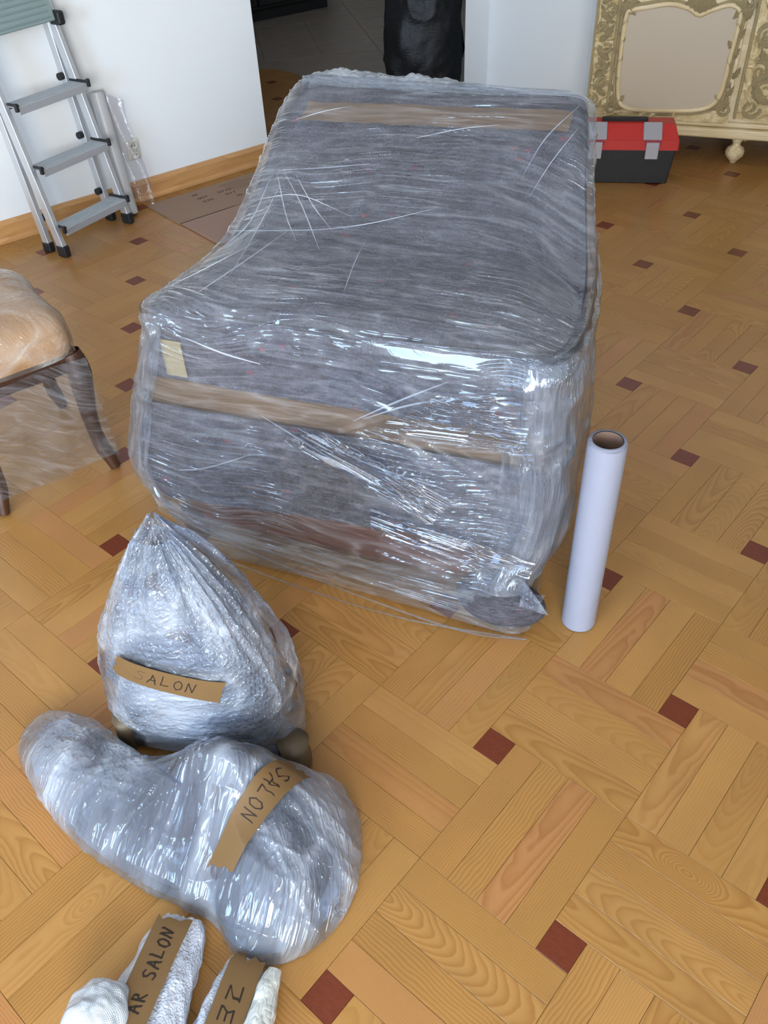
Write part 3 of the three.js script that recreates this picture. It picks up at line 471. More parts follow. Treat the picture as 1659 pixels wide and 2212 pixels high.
// ---------------------------------------------------------------- standing wrapped bundle with a pointed top
{
  const t = thing('wrapped_bundle', 'standing bubble wrapped bundle twisted to a point at its top, brown tape reading SALON', 'bundle', [-0.55, 0, -0.1], -Math.atan2(0.12, 0.33));
  const tab = [[0.03, -0.196, 0.176, 0.095], [0.08, -0.205, 0.18, 0.1], [0.2, -0.196, 0.172, 0.102], [0.32, -0.162, 0.138, 0.09], [0.42, -0.112, 0.094, 0.066], [0.505, -0.058, 0.034, 0.034], [0.545, -0.034, 0.0, 0.014], [0.565, -0.022, -0.014, 0.004]];
  const row = (y) => { let i = 0; while (i < tab.length - 2 && y > tab[i + 1][0]) i++; const a = tab[i], b = tab[i + 1], k = clamp((y - a[0]) / (b[0] - a[0])), p = tab[Math.max(0, i - 1)], q = tab[Math.min(tab.length - 1, i + 2)]; return [1, 2, 3].map((c) => lerp(lerp(a[c], b[c], k), lerp(a[c] + (b[c] - p[c]) * 0.25 * k, b[c] - (q[c] - a[c]) * 0.25 * (1 - k), k), 0.3)); };
  const point = (ang, y, k = 1, shift = 0) => { const [l, r, dz] = row(y), cx = (l + r) / 2 + shift, w = ((r - l) / 2) * k, c = Math.cos(ang), s = Math.sin(ang), e = 0.75; return V3(cx + w * Math.sign(c) * Math.abs(c) ** e, y, -0.07 + dz * k * Math.sign(s) * Math.abs(s) ** e); };
  const front = (s, y, lift) => { const [l, r, dz] = row(y), cx = (l + r) / 2, w = (r - l) / 2, q = clamp(Math.abs((s - cx) / w), 0, 0.998) ** (1 / 0.75), sn = Math.sqrt(1 - q * q) ** 0.75; return V3(s, y, -0.07 + dz * sn + lift); };
  const body = (k, y0, y1, nu, nv, shift = 0) => gridGeo((u, v) => { if (v < 0.04) { const p = point(-u * Math.PI * 2, y0, k * (0.15 + 0.85 * (v / 0.04)), shift); p.y = y0 + 0.012 * (1 - v / 0.04); return p; } return point(-u * Math.PI * 2, lerp(y0, y1, (v - 0.04) / 0.96), k, shift); }, nu, nv, (u, v, p) => [u * 0.95, p.y]);
  const pleat = (x, y, z, u) => { const up = sm(0.2, 0.5, y); return (fbm(u * 14 + 5, y * 16, 5, 3) - 0.44) * 0.02 * (1 - up * 0.5) + up * (Math.pow(ridge(u * 26 + y * 2, y * 2.2, 1e6, 1e6, 8), 3) * 0.012 - 0.004) * sm(0.57, 0.5, y); };
  obj('padded_core', displace(body(0.78, 0.05, 0.47, 120, 60, -0.018), (x, y, z, u) => (fbm(u * 12, y * 14, 15, 3) - 0.44) * 0.02), M.felt, t, 'grey felt seen through the wrap');
  obj('bubble_wrap', displace(body(0.86, 0.038, 0.52, 240, 130, -0.014), (x, y, z, u) => (fbm(u * 16, y * 20, 25, 3) - 0.44) * 0.026), M.bubble, t, 'whitish bubble wrap');
  obj('stretch_film', displace(body(1, 0.03, 0.565, 320, 180), (x, y, z, u, v, a, b, c) => pleat(x, y, z, u) + Math.pow(ridge(u * 40, y * 26, 1e6, 1e6, 31), 4) * 0.004), M.filmCrumple, t, 'clear film twisted at the top');
  const footMat = phys(0x52422c, 0.55, { map: null });
  for (const [x, z, r] of [[-0.165, -0.01, 0.026], [0.176, -0.0, 0.03], [-0.13, -0.14, 0.026], [0.13, -0.14, 0.026]]) obj('foot', displace(put(lathe([[0, 0], [r * 0.8, 0], [r, 0.006], [r * 1.05, 0.03], [r * 0.9, 0.055], [r, 0.08], [0, 0.08]], 20), x, 0, z), (px, y, pz) => (fbm(px * 60, (y + pz) * 60, 3, 2) - 0.37) * 0.006), footMat, t, 'dull brown foot');
  obj('dark_strip', put(rbox(0.3, 0.035, 0.03, 0.01), -0.0, 0.03, 0.0, 0, 0, -0.03), std(0x2a2827, 0.7), t, 'dark strip between the feet');  // dark strip along the dark opening under the wrap
  const [g, m] = tapeOn(front, [-0.128, 0.258], [0.066, 0.222], [0.086, 0.27], [-0.112, 0.306], 0.006, tapeTex('SALON', 0.2, 0.78, 0.46, 31, true), 0.025);
  obj('tape_label', g, m, t, 'brown tape with the word SALON');
}
// ---------------------------------------------------------------- lying wrapped bundle
{
  const t = thing('wrapped_bundle', 'long low bundle of grey felt lying on the floor in film, slanting tape reading SALON', 'bundle', [-0.58, 0, 0.05]);
  const out = [[-0.93, -0.2], [-0.885, -0.085], [-0.8, 0.035], [-0.675, 0.152], [-0.565, 0.228], [-0.512, 0.3], [-0.452, 0.322], [-0.378, 0.3], [-0.322, 0.245], [-0.288, 0.13], [-0.312, 0.035], [-0.385, 0.005], [-0.49, -0.035], [-0.6, -0.072], [-0.68, -0.105], [-0.745, -0.16], [-0.81, -0.235], [-0.89, -0.265]].map(([x, z]) => V3(x + 0.58, 0, z - 0.05));
  const curve = new THREE.CatmullRomCurve3(out, true), C = V3(0, 0, 0);
  const rim = []; for (let i = 0; i < 400; i++) rim.push(curve.getPoint(i / 400));
  const bump = (x, z, cx, cz, rx, rz, a) => { const c = Math.cos(a), s = Math.sin(a), dx = x - cx, dz = z - cz, p = (dx * c + dz * s) / rx, q = (-dx * s + dz * c) / rz; return Math.exp(-(p * p + q * q)); };
  const height = (x, z) => 0.07 + 0.075 * Math.min(1, 1.35 * bump(x, z, 0.17, 0.1, 0.18, 0.14, 0.9)) + 0.1 * bump(x, z, 0.07, -0.03, 0.1, 0.07, 0.5) + 0.02 * bump(x, z, -0.2, -0.12, 0.22, 0.09, 0.6) - 0.03 * bump(x, z, 0.0, 0.13, 0.1, 0.1, 0.7);
  const top = (x, z, k = 1) => { const a = Math.atan2(z, x); let best = rim[0], bd = 9; for (const p of rim) { let d = Math.abs(Math.atan2(p.z, p.x) - a); if (d > Math.PI) d = 2 * Math.PI - d; if (d < bd) { bd = d; best = p; } } const r = clamp(Math.hypot(x, z) / (Math.hypot(best.x, best.z) * k), 0, 1); return (height(x, z) * Math.pow(1 - Math.pow(r, 3.2), 0.55)) ; };
  const shell = (k, drop, nu, nv) => gridGeo((u, v) => {
    const p = rim[Math.floor(u * 400) % 400].clone().lerp(rim[(Math.floor(u * 400) + 1) % 400], u * 400 - Math.floor(u * 400)).multiplyScalar(k);
    if (v < 0.12) { const q = p.clone().lerp(C, 1 - v / 0.12); q.y = 0.002 + drop * 0.2; return q; }
    const w = (v - 0.12) / 0.88, r = Math.cos((w * Math.PI) / 2) ** 0.6; const q = p.clone().multiplyScalar(r); q.y = 0.004 + Math.max(0, height(q.x, q.z) * Math.pow(1 - Math.pow(r, 3.2), 0.55) - drop); return q;
  }, nu, nv, (u, v, p) => [p.x * 0.8 + p.z * 0.6, -p.x * 0.6 + p.z * 0.8 + p.y]);
  const inner = shell(0.84, 0.012, 220, 70);
  obj('felt_padding', displace(inner, (x, y, z) => (y > 0.02 ? (fbm(x * 14 + 9, z * 14 + 5, 6, 3) - 0.44) * 0.018 : 0)), M.felt, t, 'grey felt padding');
  obj('bubble_wrap', displace(shell(0.93, 0.006, 240, 80), (x, y, z) => (y > 0.02 ? (fbm(x * 20 + 2, z * 20 + 3, 16, 3) - 0.47) * 0.022 : 0)), phys(new THREE.Color().setRGB(0.78, 0.83, 0.9), 0.12, { transmission: 0.95, thickness: 0, ior: 1.4, specularIntensity: 0.4, transmissionMap: crumpleThrough, bumpMap: bubbleBump, bumpScale: 0.002 }), t, 'thin bubble wrap');
  const seamy = (x, y, z) => { if (y < 0.01) return 0; const a = x * 0.85 + z * 0.53, b = -x * 0.53 + z * 0.85, fan = Math.pow(ridge(Math.atan2(z + 0.09, x - 0.06) * 7, Math.hypot(z + 0.09, x - 0.06) * 3, 1e6, 1e6, 61), 3) * 0.006 * sm(0.5, 0.15, Math.hypot(z + 0.09, x - 0.06)); return fan + (fbm(a * 12, b * 18, 41, 3) - 0.44) * 0.008 + Math.pow(ridge(a * 10, b * 44, 1e6, 1e6, 42), 3) * 0.003 - 0.012 * Math.exp(-(((a - b * 0.35 - 0.065) / 0.018) ** 2)) * sm(0.02, 0.09, b); };
  obj('stretch_film', displace(shell(1, 0, 360, 130), seamy), M.filmCrumple, t, 'clear crumpled film');
  const W = (x, z, lift) => V3(x + 0.58, top(x + 0.58, z - 0.05) + 0.004 + lift, z - 0.05);
  // the tape runs from the crest down to the front notch; letters read down the slope with their tops to the right
  const [g, m] = tapeOn(W, [-0.4, 0.045], [-0.548, 0.178], [-0.508, 0.212], [-0.36, 0.07], 0.012, tapeTex('SALON', 0.14, 0.66, 0.48, 33), 0.04);
    obj('tape_label', g, m, t, 'brown tape with the word SALON');
}
// ---------------------------------------------------------------- rods and small pieces at the bottom of the frame
{
  const dir = V3(-0.42, 0, 0.9).normalize(), side = V3(0.9, 0, 0.42).normalize();
  function roll(name, label, p, len, w, h, mat, seed, start = 0.02) {
    const t = thing(name, label, 'bundle', [p[0], 0, p[1]], Math.atan2(dir.x, dir.z));
    const prof = (u) => Math.pow(Math.sin(Math.PI * clamp(u * 0.94 + start, 0, 1)), 0.28);
    const g = gridGeo((u, v) => { const a = -v * Math.PI * 2, k = prof(u), c = Math.cos(a), s = Math.sin(a); return V3((w / 2) * k * Math.sign(c) * Math.abs(c) ** 0.8, h / 2 + (h / 2) * k * Math.sign(s) * Math.abs(s) ** 0.8, u * len); }, 90, 90, (u, v) => [u * len, v * (w + h) * 1.6]);
    obj('foam_wrap', displace(g, (x, y, z, u, v, a, b) => (y < 0.006 ? 0 : (fbm(z * 26 + seed, Math.atan2(y - h / 2, x) * 3, seed, 3) - 0.44) * 0.016)), mat, t);
    const surf = (s, z, lift) => V3(s, h / 2 + (h / 2) * Math.pow(Math.max(0, 1 - Math.pow(Math.abs(s) / (w / 2), 2.4)), 1 / 2.4) * prof(z / len) + lift, z);
    return [t, surf];
  }
  const [a, fa] = roll('wrapped_rod', 'white foam wrapped rod with brown tape reading AR SALON along its top', [-0.598, 0.23], 0.42, 0.132, 0.055, M.foam, 3);
  const A = tapeOn(fa, [-0.038, 0.33], [-0.04, 0.012], [0.02, 0.0], [0.018, 0.33], 0.007, tapeTex('AR SALON', 0.53, 0.95, 0.36, 35), 0.03);
  obj('tape_label', A[0], A[1], a, 'brown tape with the writing AR SALON');
  const [b, fb] = roll('wrapped_rod', 'white foam wrapped rod with brown tape whose writing starts ZEM', [-0.502, 0.315], 0.36, 0.1, 0.05, M.foam, 9);
  flipV(A[0]);
  const B = tapeOn(fb, [-0.022, 0.0], [-0.022, 0.3], [0.034, 0.3], [0.034, 0.0], 0.007, tapeTex('ZEM', 0.15, 0.46, 0.4, 37), 0.03);
  obj('tape_label', B[0], B[1], b, 'brown tape with writing that starts ZEM');
  const knob = new THREE.SphereGeometry(1, 80, 60); knob.scale(0.052, 0.046, 0.056);  // wrapped ball, grouped with the rod that it overlaps
  const at = V3(-0.728 + 0.598, 0, 0.362 - 0.23).applyAxisAngle(V3(0, 1, 0), -a.rotation.y);
  obj('wrapped_ball', put(displace(knob, (x, y, z) => (fbm(x * 40 + 9, (y + z) * 40 + 3, 5, 3) - 0.44) * 0.016), at.x, 0.05, at.z), phys(new THREE.Color().setRGB(0.6, 0.65, 0.7), 0.2, { transmission: 0.15, thickness: 0, bumpMap: bubbleBump, bumpScale: 0.0012, clearcoat: 0.5, clearcoatRoughness: 0.1 }), a, 'round white film wrapped ball');
  const tg = gridGeo((u, v) => { const k = Math.sin(Math.PI * clamp(0.05 + u * 0.6, 0, 1)) ** 0.5, q = v * Math.PI * 2; return V3(0.05 + 0.026 * k * Math.cos(q), 0.034 + 0.03 * k * Math.sin(q), 0.005 + u * 0.2); }, 60, 60, (u, v) => [u * 0.2, v * 0.2]);
  obj('film_wrap', displace(tg, (x, y, z) => (y < 0.006 ? 0 : (fbm(x * 50, z * 30, 25, 3) - 0.44) * 0.01)), phys(new THREE.Color().setRGB(0.58, 0.6, 0.57), 0.2, { transmission: 0.15, thickness: 0, bumpMap: crumpleBump, bumpScale: 0.003 }), b, 'pale pointed wrapped tip beside the tape');
}

// ---------------------------------------------------------------- rolls of stretch film
const wound = dataTex(512, (u, v) => 0.5 + (noise(u * 3, v * 60, 3, 60, 2) - 0.5) * 0.5 + (noise(u * 8, v * 200, 8, 200, 5) - 0.5) * 0.4);
M.roll = phys(new THREE.Color().setRGB(0.25, 0.255, 0.31), 0.45, { bumpMap: wound, bumpScale: 0.0012, ior: 1.45 });
M.core = std(0x6e5546, 0.9);
function filmRoll(label, r, mat = M.roll, look = 'bluish white wound film') {
  const t = thing('film_roll', label, 'film roll', [0, 0, 0]);
  obj('film_winding', lathe([[r * 0.78, 0.001], [r * 0.97, 0.001], [r, 0.004], [r, 0.494], [r * 0.96, 0.499], [r * 0.8, 0.5], [r * 0.78, 0.5]], 56), mat, t, look);
  obj('cardboard_core', lathe([[r * 0.72, 0.001], [r * 0.777, 0.001], [r * 0.777, 0.499], [r * 0.72, 0.499], [r * 0.72, 0.001]], 48), M.core, t, 'brown cardboard core');
  return t;
}
filmRoll('bluish white roll of stretch film standing upright on the floor right of the wrapped armchair', 0.037).position.set(0.274, 0, -0.272);
{
  const t = filmRoll('grey white roll of stretch film leaning on the wall behind the step ladder', 0.03, phys(new THREE.Color().setRGB(0.46, 0.47, 0.48), 0.4, { bumpMap: wound, bumpScale: 0.0012 }), 'grey white wound film');
  t.position.set(-0.806, 0.005, -2.99); const topAt = V3(-0.846, 0.5, -3.095), y = topAt.clone().sub(t.position).normalize(); t.quaternion.setFromUnitVectors(V3(0, 1, 0), y);
  obj('loose_film', gridGeo((u, v) => V3(0.03 + u * 0.075 + 0.012 * Math.sin(v * 6), 0.06 + v * 0.43 - u * 0.04, -0.005 + 0.012 * Math.sin(u * 5 + v * 4) ), 40, 60, (u, v) => [u * 0.1, v * 0.44]), phys(new THREE.Color().setRGB(0.8, 0.8, 0.84), 0.08, { transmission: 0.975, thickness: 0, ior: 1.6, bumpMap: crumpleBump, bumpScale: 0.003 }), t, 'clear loose end of film');
}

// ---------------------------------------------------------------- step ladder
{
  const t = thing('step_ladder', 'folded aluminium step ladder with grey green platform leaning by the white wall', 'step ladder', [-0.9395, 0, -2.762], Math.atan2(0.75676, 0.65369));
  // local x along the steps (left to right), local z to the front
  const W = 0.189, zf = (y) => -0.105 * y - 0.06 * y * y, zr = (y) => -0.098 - 0.1 * y, rails = [];
  for (const s of [-1, 1]) {
    obj('front_rail', bar([s * W, 0.03, zf(0.03)], [s * (W - 0.01), 1.25, zf(0.9) - 0.09], 0.022, 0.038, [1, 0, 0]), M.alu, t);
    obj('rear_rail', bar([s * (W - 0.008), 0.03, zr(0)], [s * (W - 0.012), 1.2, zr(1.2)], 0.022, 0.034, [1, 0, 0]), M.alu, t);
    obj('rubber_foot', put(rbox(0.03, 0.045, 0.05, 0.006), s * W, 0.0225, zf(0.02)), M.black, t);
    obj('rubber_foot', put(rbox(0.03, 0.04, 0.044, 0.006), s * (W - 0.008), 0.02, zr(0)), M.black, t);
  }
  for (const y of [0.112, 0.342, 0.565]) {
    const z = zf(y), st = obj('step', [put(rbox(2 * W - 0.028, 0.006, 0.085, 0.002), 0, y, z), put(rbox(2 * W - 0.028, 0.028, 0.006, 0.002), 0, y - 0.012, z + 0.042), put(rbox(2 * W - 0.028, 0.022, 0.005, 0.002), 0, y - 0.01, z - 0.04)], M.aluTread, t);
    obj('tread_rib', Array.from({ length: 7 }, (_, i) => put(rbox(2 * W - 0.04, 0.0025, 0.004, 0.001, 1), 0, y + 0.004, z - 0.033 + i * 0.011)), M.alu, st);
    for (const s of [-1, 1]) { obj('bracket', [put(rbox(0.01, 0.01, 0.1, 0.003), s * (W - 0.012), y + 0.008, z), put(rbox(0.014, 0.03, 0.014, 0.004), s * (W - 0.006), y + 0.002, z + 0.045)], M.black, st); obj('joint', put(new THREE.CylinderGeometry(0.014, 0.014, 0.03, 16), s * (W - 0.025), y + 0.02, zr(y), 0, 0, Math.PI / 2), M.black, st); }
  }
  const tilt = [], pf = obj('platform', [put(rbox(2 * W - 0.03, 0.24, 0.018, 0.006), 0, 0.9, zf(0.9) + 0.0, -0.2)], M.platform, t, 'grey green plastic platform folded up'); void tilt;
  obj('platform_rib', Array.from({ length: 11 }, (_, i) => put(rbox(2 * W - 0.08, 0.006, 0.004, 0.001, 1), 0, 0.8 + i * 0.02, zf(0.9) + 0.0105 + (0.9 - 0.8 - i * 0.02) * 0.2, -0.2)), std(0x7a8c8c, 0.6), pf);
  for (const s of [-1, 1]) obj('hinge', put(rbox(0.034, 0.05, 0.06, 0.01), s * (W - 0.004), 0.79, zf(0.79)), M.black, t);
}

// ---------------------------------------------------------------- socket, cardboard
{
  const t = thing('wall_socket', 'cream double socket low on the white wall beside the ladder', 'socket', [-0.76, 0.222, -3.181], Math.atan2(nL.x, nL.y));
  const cream = phys(0xd9d6c6, 0.35);
  obj('plate', put(rbox(0.062, 0.085, 0.012, 0.006, 3), 0, 0, 0.006), cream, t);
  for (const y of [0.019, -0.02]) { const r = obj('outlet', put(lathe([[0.012, 0.002], [0.0165, 0.003], [0.019, 0.008], [0.0165, 0.012], [0.014, 0.011], [0.013, 0.004], [0, 0.003]], 32), 0, y, 0.011, Math.PI / 2), cream, t); for (const s of [-1, 1]) obj('hole', put(new THREE.CylinderGeometry(0.0026, 0.0026, 0.004, 12), s * 0.0065, y, 0.0155, Math.PI / 2), M.black, r); }
}
{
  const tex = canvasTex(1024, 512, (g, w, h) => {
    seeded(44); g.fillStyle = '#8f7460'; g.fillRect(0, 0, w, h);
    for (let i = 0; i < 3000; i++) { g.globalAlpha = 0.08; g.fillStyle = rnd() < 0.5 ? '#70563f' : '#a98d75'; g.fillRect(rnd() * w, rnd() * h, 2 + rnd() * 20, 1); }
    g.globalAlpha = 0.85; g.strokeStyle = '#2c201a'; g.lineWidth = 7;
    const scrib = (x, y, n, s) => { for (let i = 0; i < n; i++) { g.beginPath(); const X = x + i * s * 0.62; if (rnd() < 0.55) g.ellipse(X, y, s * 0.22, s * 0.36, 0, 0, 6.3); else { g.moveTo(X - s * 0.2, y - s * 0.36); g.lineTo(X + s * 0.2, y - s * 0.3); g.lineTo(X - s * 0.05, y + s * 0.36); } g.stroke(); } };
    scrib(330, 90, 2, 36); scrib(330, 180, 3, 46); scrib(330, 265, 3, 46); scrib(500, 180, 4, 44); scrib(520, 262, 3, 46); scrib(560, 350, 2, 40);
    g.lineWidth = 5; for (let i = 0; i < 6; i++) { g.beginPath(); g.moveTo(560 + i * 8, 60 + i * 30); g.lineTo(760 + (i % 3) * 60, 60 + i * 30); g.stroke(); }
    g.globalAlpha = 1;
  });
  const c = V3(-0.765, 0, -3.115), n = nL, d = dL, t = thing('cardboard_sheet', 'flattened brown cardboard with black print lying on the floor along the white wall', 'cardboard', [c.x + n.x * 0.05, 0, c.z + n.y * 0.05], -Math.atan2(d.y, d.x));
  obj('printed_board', put(new THREE.BoxGeometry(0.66, 0.006, 0.3), 0.33, 0.0035, 0.15), std(0xffffff, 0.85, { map: tex }), t);
  obj('flap', put(rbox(0.66, 0.006, 0.3, 0.002), 0.335, 0.0035, 0.4535), std(0x96796a, 0.85), t, 'plain flap of the cardboard');
  obj('crease', put(rbox(0.28, 0.0008, 0.004, 0.0003, 1), 0.14, 0.0071, 0.3015), std(0x3f2f26, 0.9), t);
}

// ---------------------------------------------------------------- toolbox
{
  const red = phys(0xb5261f, 0.4, { bumpMap: feltBump, bumpScale: 0.0006 }), dark = phys(0x16171b, 0.5, { bumpMap: feltBump, bumpScale: 0.0006 }), grey = phys(0x9a979c, 0.5);
  const t = thing('toolbox', 'black toolbox with red lid and grey latches on the floor before the sideboard', 'toolbox', [1.387, 0, -2.728], -Math.atan2(0.146, 0.418));
  const frus = (w0, d0, w1, d1, h, y0, zs = 0) => { const g = rbox(1, 1, 1, 0.02, 3), p = g.attributes.position; for (let i = 0; i < p.count; i++) { const k = p.getY(i) + 0.5; p.setXYZ(i, p.getX(i) * lerp(w0, w1, k), y0 + k * h, p.getZ(i) * lerp(d0, d1, k) + zs * k); } g.computeVertexNormals(); return g; };
  obj('base', put(frus(0.42, 0.19, 0.455, 0.215, 0.16, 0.001), 0, 0, -0.1), dark, t, 'black tapered base');
  const lid = obj('lid', [put(frus(0.47, 0.225, 0.468, 0.222, 0.042, 0.15), 0, 0, -0.1), put(frus(0.468, 0.222, 0.43, 0.09, 0.055, 0.188), 0, 0, -0.1)], red, t, 'red lid with sloping top');
  obj('handle', [put(rbox(0.2, 0.02, 0.03, 0.008), 0, 0.248, -0.1), put(rbox(0.02, 0.03, 0.03, 0.006), -0.09, 0.242, -0.1), put(rbox(0.02, 0.03, 0.03, 0.006), 0.09, 0.242, -0.1)], dark, lid, 'black carrying handle');
  for (const s of [-1, 1]) { obj('hinge_plate', put(rbox(0.08, 0.016, 0.085, 0.004), s * 0.118, 0.219, -0.024, 0.69), grey, lid, 'grey raised block'); obj('latch', put(rbox(0.056, 0.07, 0.014, 0.004), s * 0.122, 0.15, 0.016, -0.05), grey, t, 'grey latch'); obj('latch_recess', put(rbox(0.07, 0.018, 0.006, 0.002), s * 0.122, 0.182, 0.0125), phys(0x8a1f33, 0.5), lid); }
}

// ---------------------------------------------------------------- sideboard
{
  const t = thing('sideboard', 'ornate cream and gold carved sideboard on turned white feet against the back wall', 'sideboard', [1.76, 0, -2.93], -Math.atan2(0.5089, 0.8608));
  const patina = dataTex(512, (u, v) => { const k = fbm(u * 7, v * 7, 71, 4, 7) - 0.46, f = noise(u * 60, v * 60, 60, 60, 3) - 0.5; return [0.80 + k * 0.22 + f * 0.05, 0.72 + k * 0.28 + f * 0.05, 0.56 + k * 0.36 + f * 0.05]; }, true);
  const goldTex = dataTex(512, (u, v) => { const k = fbm(u * 10, v * 10, 81, 4, 10) - 0.46, f = noise(u * 80, v * 80, 80, 80, 6) - 0.5; return [0.82 + k * 0.26 + f * 0.1, 0.735 + k * 0.3 + f * 0.1, 0.55 + k * 0.34 + f * 0.1]; }, true);
  const cream = phys(0xffffff, 0.5, { map: rep(patina, 2, 2) }), gold = phys(0xffffff, 0.45, { map: rep(goldTex, 4, 4), bumpMap: rep(feltBump, 6, 6), bumpScale: 0.002 }), panelMat = phys(new THREE.Color().setRGB(0.45, 0.375, 0.28), 0.55, { bumpMap: plaster, bumpScale: 0.0008 });
  const X0 = -0.455, X1 = 1.2, H = 0.92;
  obj('carcass', [put(rbox(X1 - X0, H - 0.17, 0.4, 0.01), (X0 + X1) / 2, 0.17 + (H - 0.17) / 2, -0.215)], cream, t);
  obj('base_rail', [put(rbox(X1 - X0 + 0.015, 0.045, 0.43, 0.012, 3), (X0 + X1) / 2, 0.137, -0.2), put(rbox(X1 - X0 + 0.0, 0.025, 0.41, 0.01, 3), (X0 + X1) / 2, 0.172, -0.205)], cream, t, 'smooth cream rail along the bottom');
  obj('table_top', [put(rbox(X1 - X0 + 0.05, 0.03, 0.45, 0.012, 3), (X0 + X1) / 2, H + 0.015, -0.205)], cream, t);
  for (const [x, z] of [[0.255, -0.03], [1.0, -0.03], [-0.36, -0.06], [0.3, -0.36], [-0.36, -0.36], [1.0, -0.36]]) obj('foot', put(lathe([[0, 0], [0.014, 0], [0.016, 0.008], [0.022, 0.014], [0.04, 0.034], [0.043, 0.052], [0.036, 0.07], [0.02, 0.08], [0.017, 0.09], [0.024, 0.1], [0.024, 0.115], [0, 0.116]], 28), x, 0, z), cream, t, 'turned white bun foot');
  // carved relief of scrolls and leaves
  const relief = (w, h, seed, amp) => gridGeo((u, v) => { const x = u * w, y = v * h, e = Math.min(u, 1 - u, v, 1 - v); const k = Math.pow(ridge(x * 22 + noise(x * 16, y * 16, 1e6, 1e6, seed) * 2.2, y * 22 + noise(x * 16, y * 16, 1e6, 1e6, seed + 3) * 2.2, 1e6, 1e6, seed + 5), 2.2); return V3(x - w / 2, y - h / 2, amp * k * sm(0, 0.06, e)); }, Math.round(w * 260), Math.round(h * 260), (u, v) => [u * w, v * h]);
  const spiral = (x, y, r, turns, dir, a0, z = 0.008, th = 0.007) => { const p = []; for (let i = 0; i <= 26; i++) { const k = i / 26, a = a0 + dir * k * turns * Math.PI * 2, q = r * (1 - k * 0.8); p.push([x + Math.cos(a) * q, y + Math.sin(a) * q, z]); } return taper(p, [th, th * 1.1, th * 0.8, th * 0.6], 40, 8); };
  const leaf = (x, y, a, L, w, z = 0.004) => { const g = gridGeo((u, v) => { const c = v - 0.5, ww = w * Math.sin(Math.PI * Math.pow(u, 0.75)) * (1 + 0.18 * Math.sin(u * 22)); return V3(u * L, c * ww, 0.012 * Math.sin(Math.PI * u) * (1 - 2.2 * c * c) + 0.003 * Math.cos(c * 18)); }, 22, 10); put(g, 0, 0, 0, 0, 0, a); return put(g, x, y, z); };
  const pilaster = (x, y0, y1, w, seed) => {
    const g = obj('pilaster', [put(relief(w, y1 - y0, seed, 0.022), x, (y0 + y1) / 2, -0.008), put(rbox(0.012, y1 - y0, 0.02, 0.005), x - w / 2, (y0 + y1) / 2, -0.002), put(rbox(0.014, y1 - y0, 0.026, 0.006), x + w / 2, (y0 + y1) / 2, 0)], gold, t, 'gold carved pilaster');
    const c = []; for (let y = y0 + 0.05, k = 0; y < y1 - 0.03; y += 0.075, k++) { const s = k % 2 ? 1 : -1; c.push(spiral(x + s * w * 0.12, y, w * 0.26, 1.3, s, k), leaf(x - s * w * 0.3, y + 0.02, s > 0 ? 0.6 : 2.5, w * 0.6, w * 0.28), leaf(x, y + 0.03, 1.57 - s * 0.5, 0.07, 0.03)); }
    obj('scroll_carving', c, gold, g); return g;
  };
  pilaster(-0.4, 0.2, 0.9, 0.095, 5);
  pilaster(0.3, 0.2, 0.9, 0.16, 25);
  // door: plain panel in a curved moulding with carved corners
  const doorAt = (pts, r, z, mat, parent, name) => obj(name, new THREE.TubeGeometry(new THREE.CatmullRomCurve3(pts.map(([x, y]) => V3(x, y, z)), true, 'catmullrom', 0.5), 160, r, 10, true), mat, parent);
  const path = [[-0.318, 0.6], [-0.322, 0.44], [-0.308, 0.275], [-0.268, 0.222], [-0.163, 0.216], [0.042, 0.23], [0.118, 0.262], [0.142, 0.33], [0.15, 0.478], [0.155, 0.567], [0.15, 0.63], [0.107, 0.652], [0.036, 0.632], [-0.014, 0.612], [-0.06, 0.636], [-0.139, 0.65], [-0.233, 0.636], [-0.298, 0.622]];
  const cx = -0.085, cy = 0.43;
  const door = obj('door', put(rbox(0.545, 0.69, 0.02, 0.006), -0.085, 0.54, -0.008), cream, t, 'cream door with plain greyish panel');
  const ps = new THREE.Shape(new THREE.SplineCurve(path.concat([path[0]]).map(([x, y]) => new THREE.Vector2(cx + (x - cx) * 0.955, cy + (y - cy) * 0.955))).getPoints(120));
  obj('door_panel', put(new THREE.ExtrudeGeometry(ps, { depth: 0.006, bevelEnabled: true, bevelSize: 0.004, bevelThickness: 0.003, bevelSegments: 2 }), 0, 0, 0.0), panelMat, door, 'plain greyish cream panel');
  doorAt(path, 0.0105, 0.006, cream, door, 'moulding');
  doorAt(path.map(([x, y]) => [cx + (x - cx) * 1.075, cy + (y - cy) * 1.07]), 0.0065, 0.004, gold, door, 'moulding');
  const carv = [];
  for (const [x, y, a] of [[-0.335, 0.22, 0.8], [0.17, 0.24, 2.3], [-0.335, 0.66, -0.8], [0.18, 0.66, -2.3]]) { carv.push(spiral(x, y, 0.03, 1.4, 1, a), leaf(x, y, a, 0.09, 0.035), leaf(x, y, a + 0.7, 0.07, 0.03), leaf(x, y, a - 0.7, 0.07, 0.03)); }
  for (let i = -3; i <= 3; i++) carv.push(leaf(-0.012, 0.69, -1.57 + i * 0.34, 0.085, 0.03, 0.008));
  for (let i = 0; i < 9; i++) carv.push(leaf(0.165 + 0.012 * Math.sin(i), 0.29 + i * 0.038, 1.57 + (i % 2 ? 0.6 : -0.5), 0.055, 0.024), leaf(-0.335, 0.29 + i * 0.038, 1.57 + (i % 2 ? -0.6 : 0.5), 0.05, 0.02));
  obj('leaf_carving', carv, gold, door, 'gilded leaves and scrolls');
  const d2 = obj('door', put(rbox(0.72, 0.69, 0.02, 0.006), 0.78, 0.54, -0.008), cream, t, 'second door beyond the picture edge'); void d2;
  obj('bottom_carving', [put(relief(0.56, 0.045, 41, 0.014), -0.085, 0.2, 0.002)], gold, t);
}

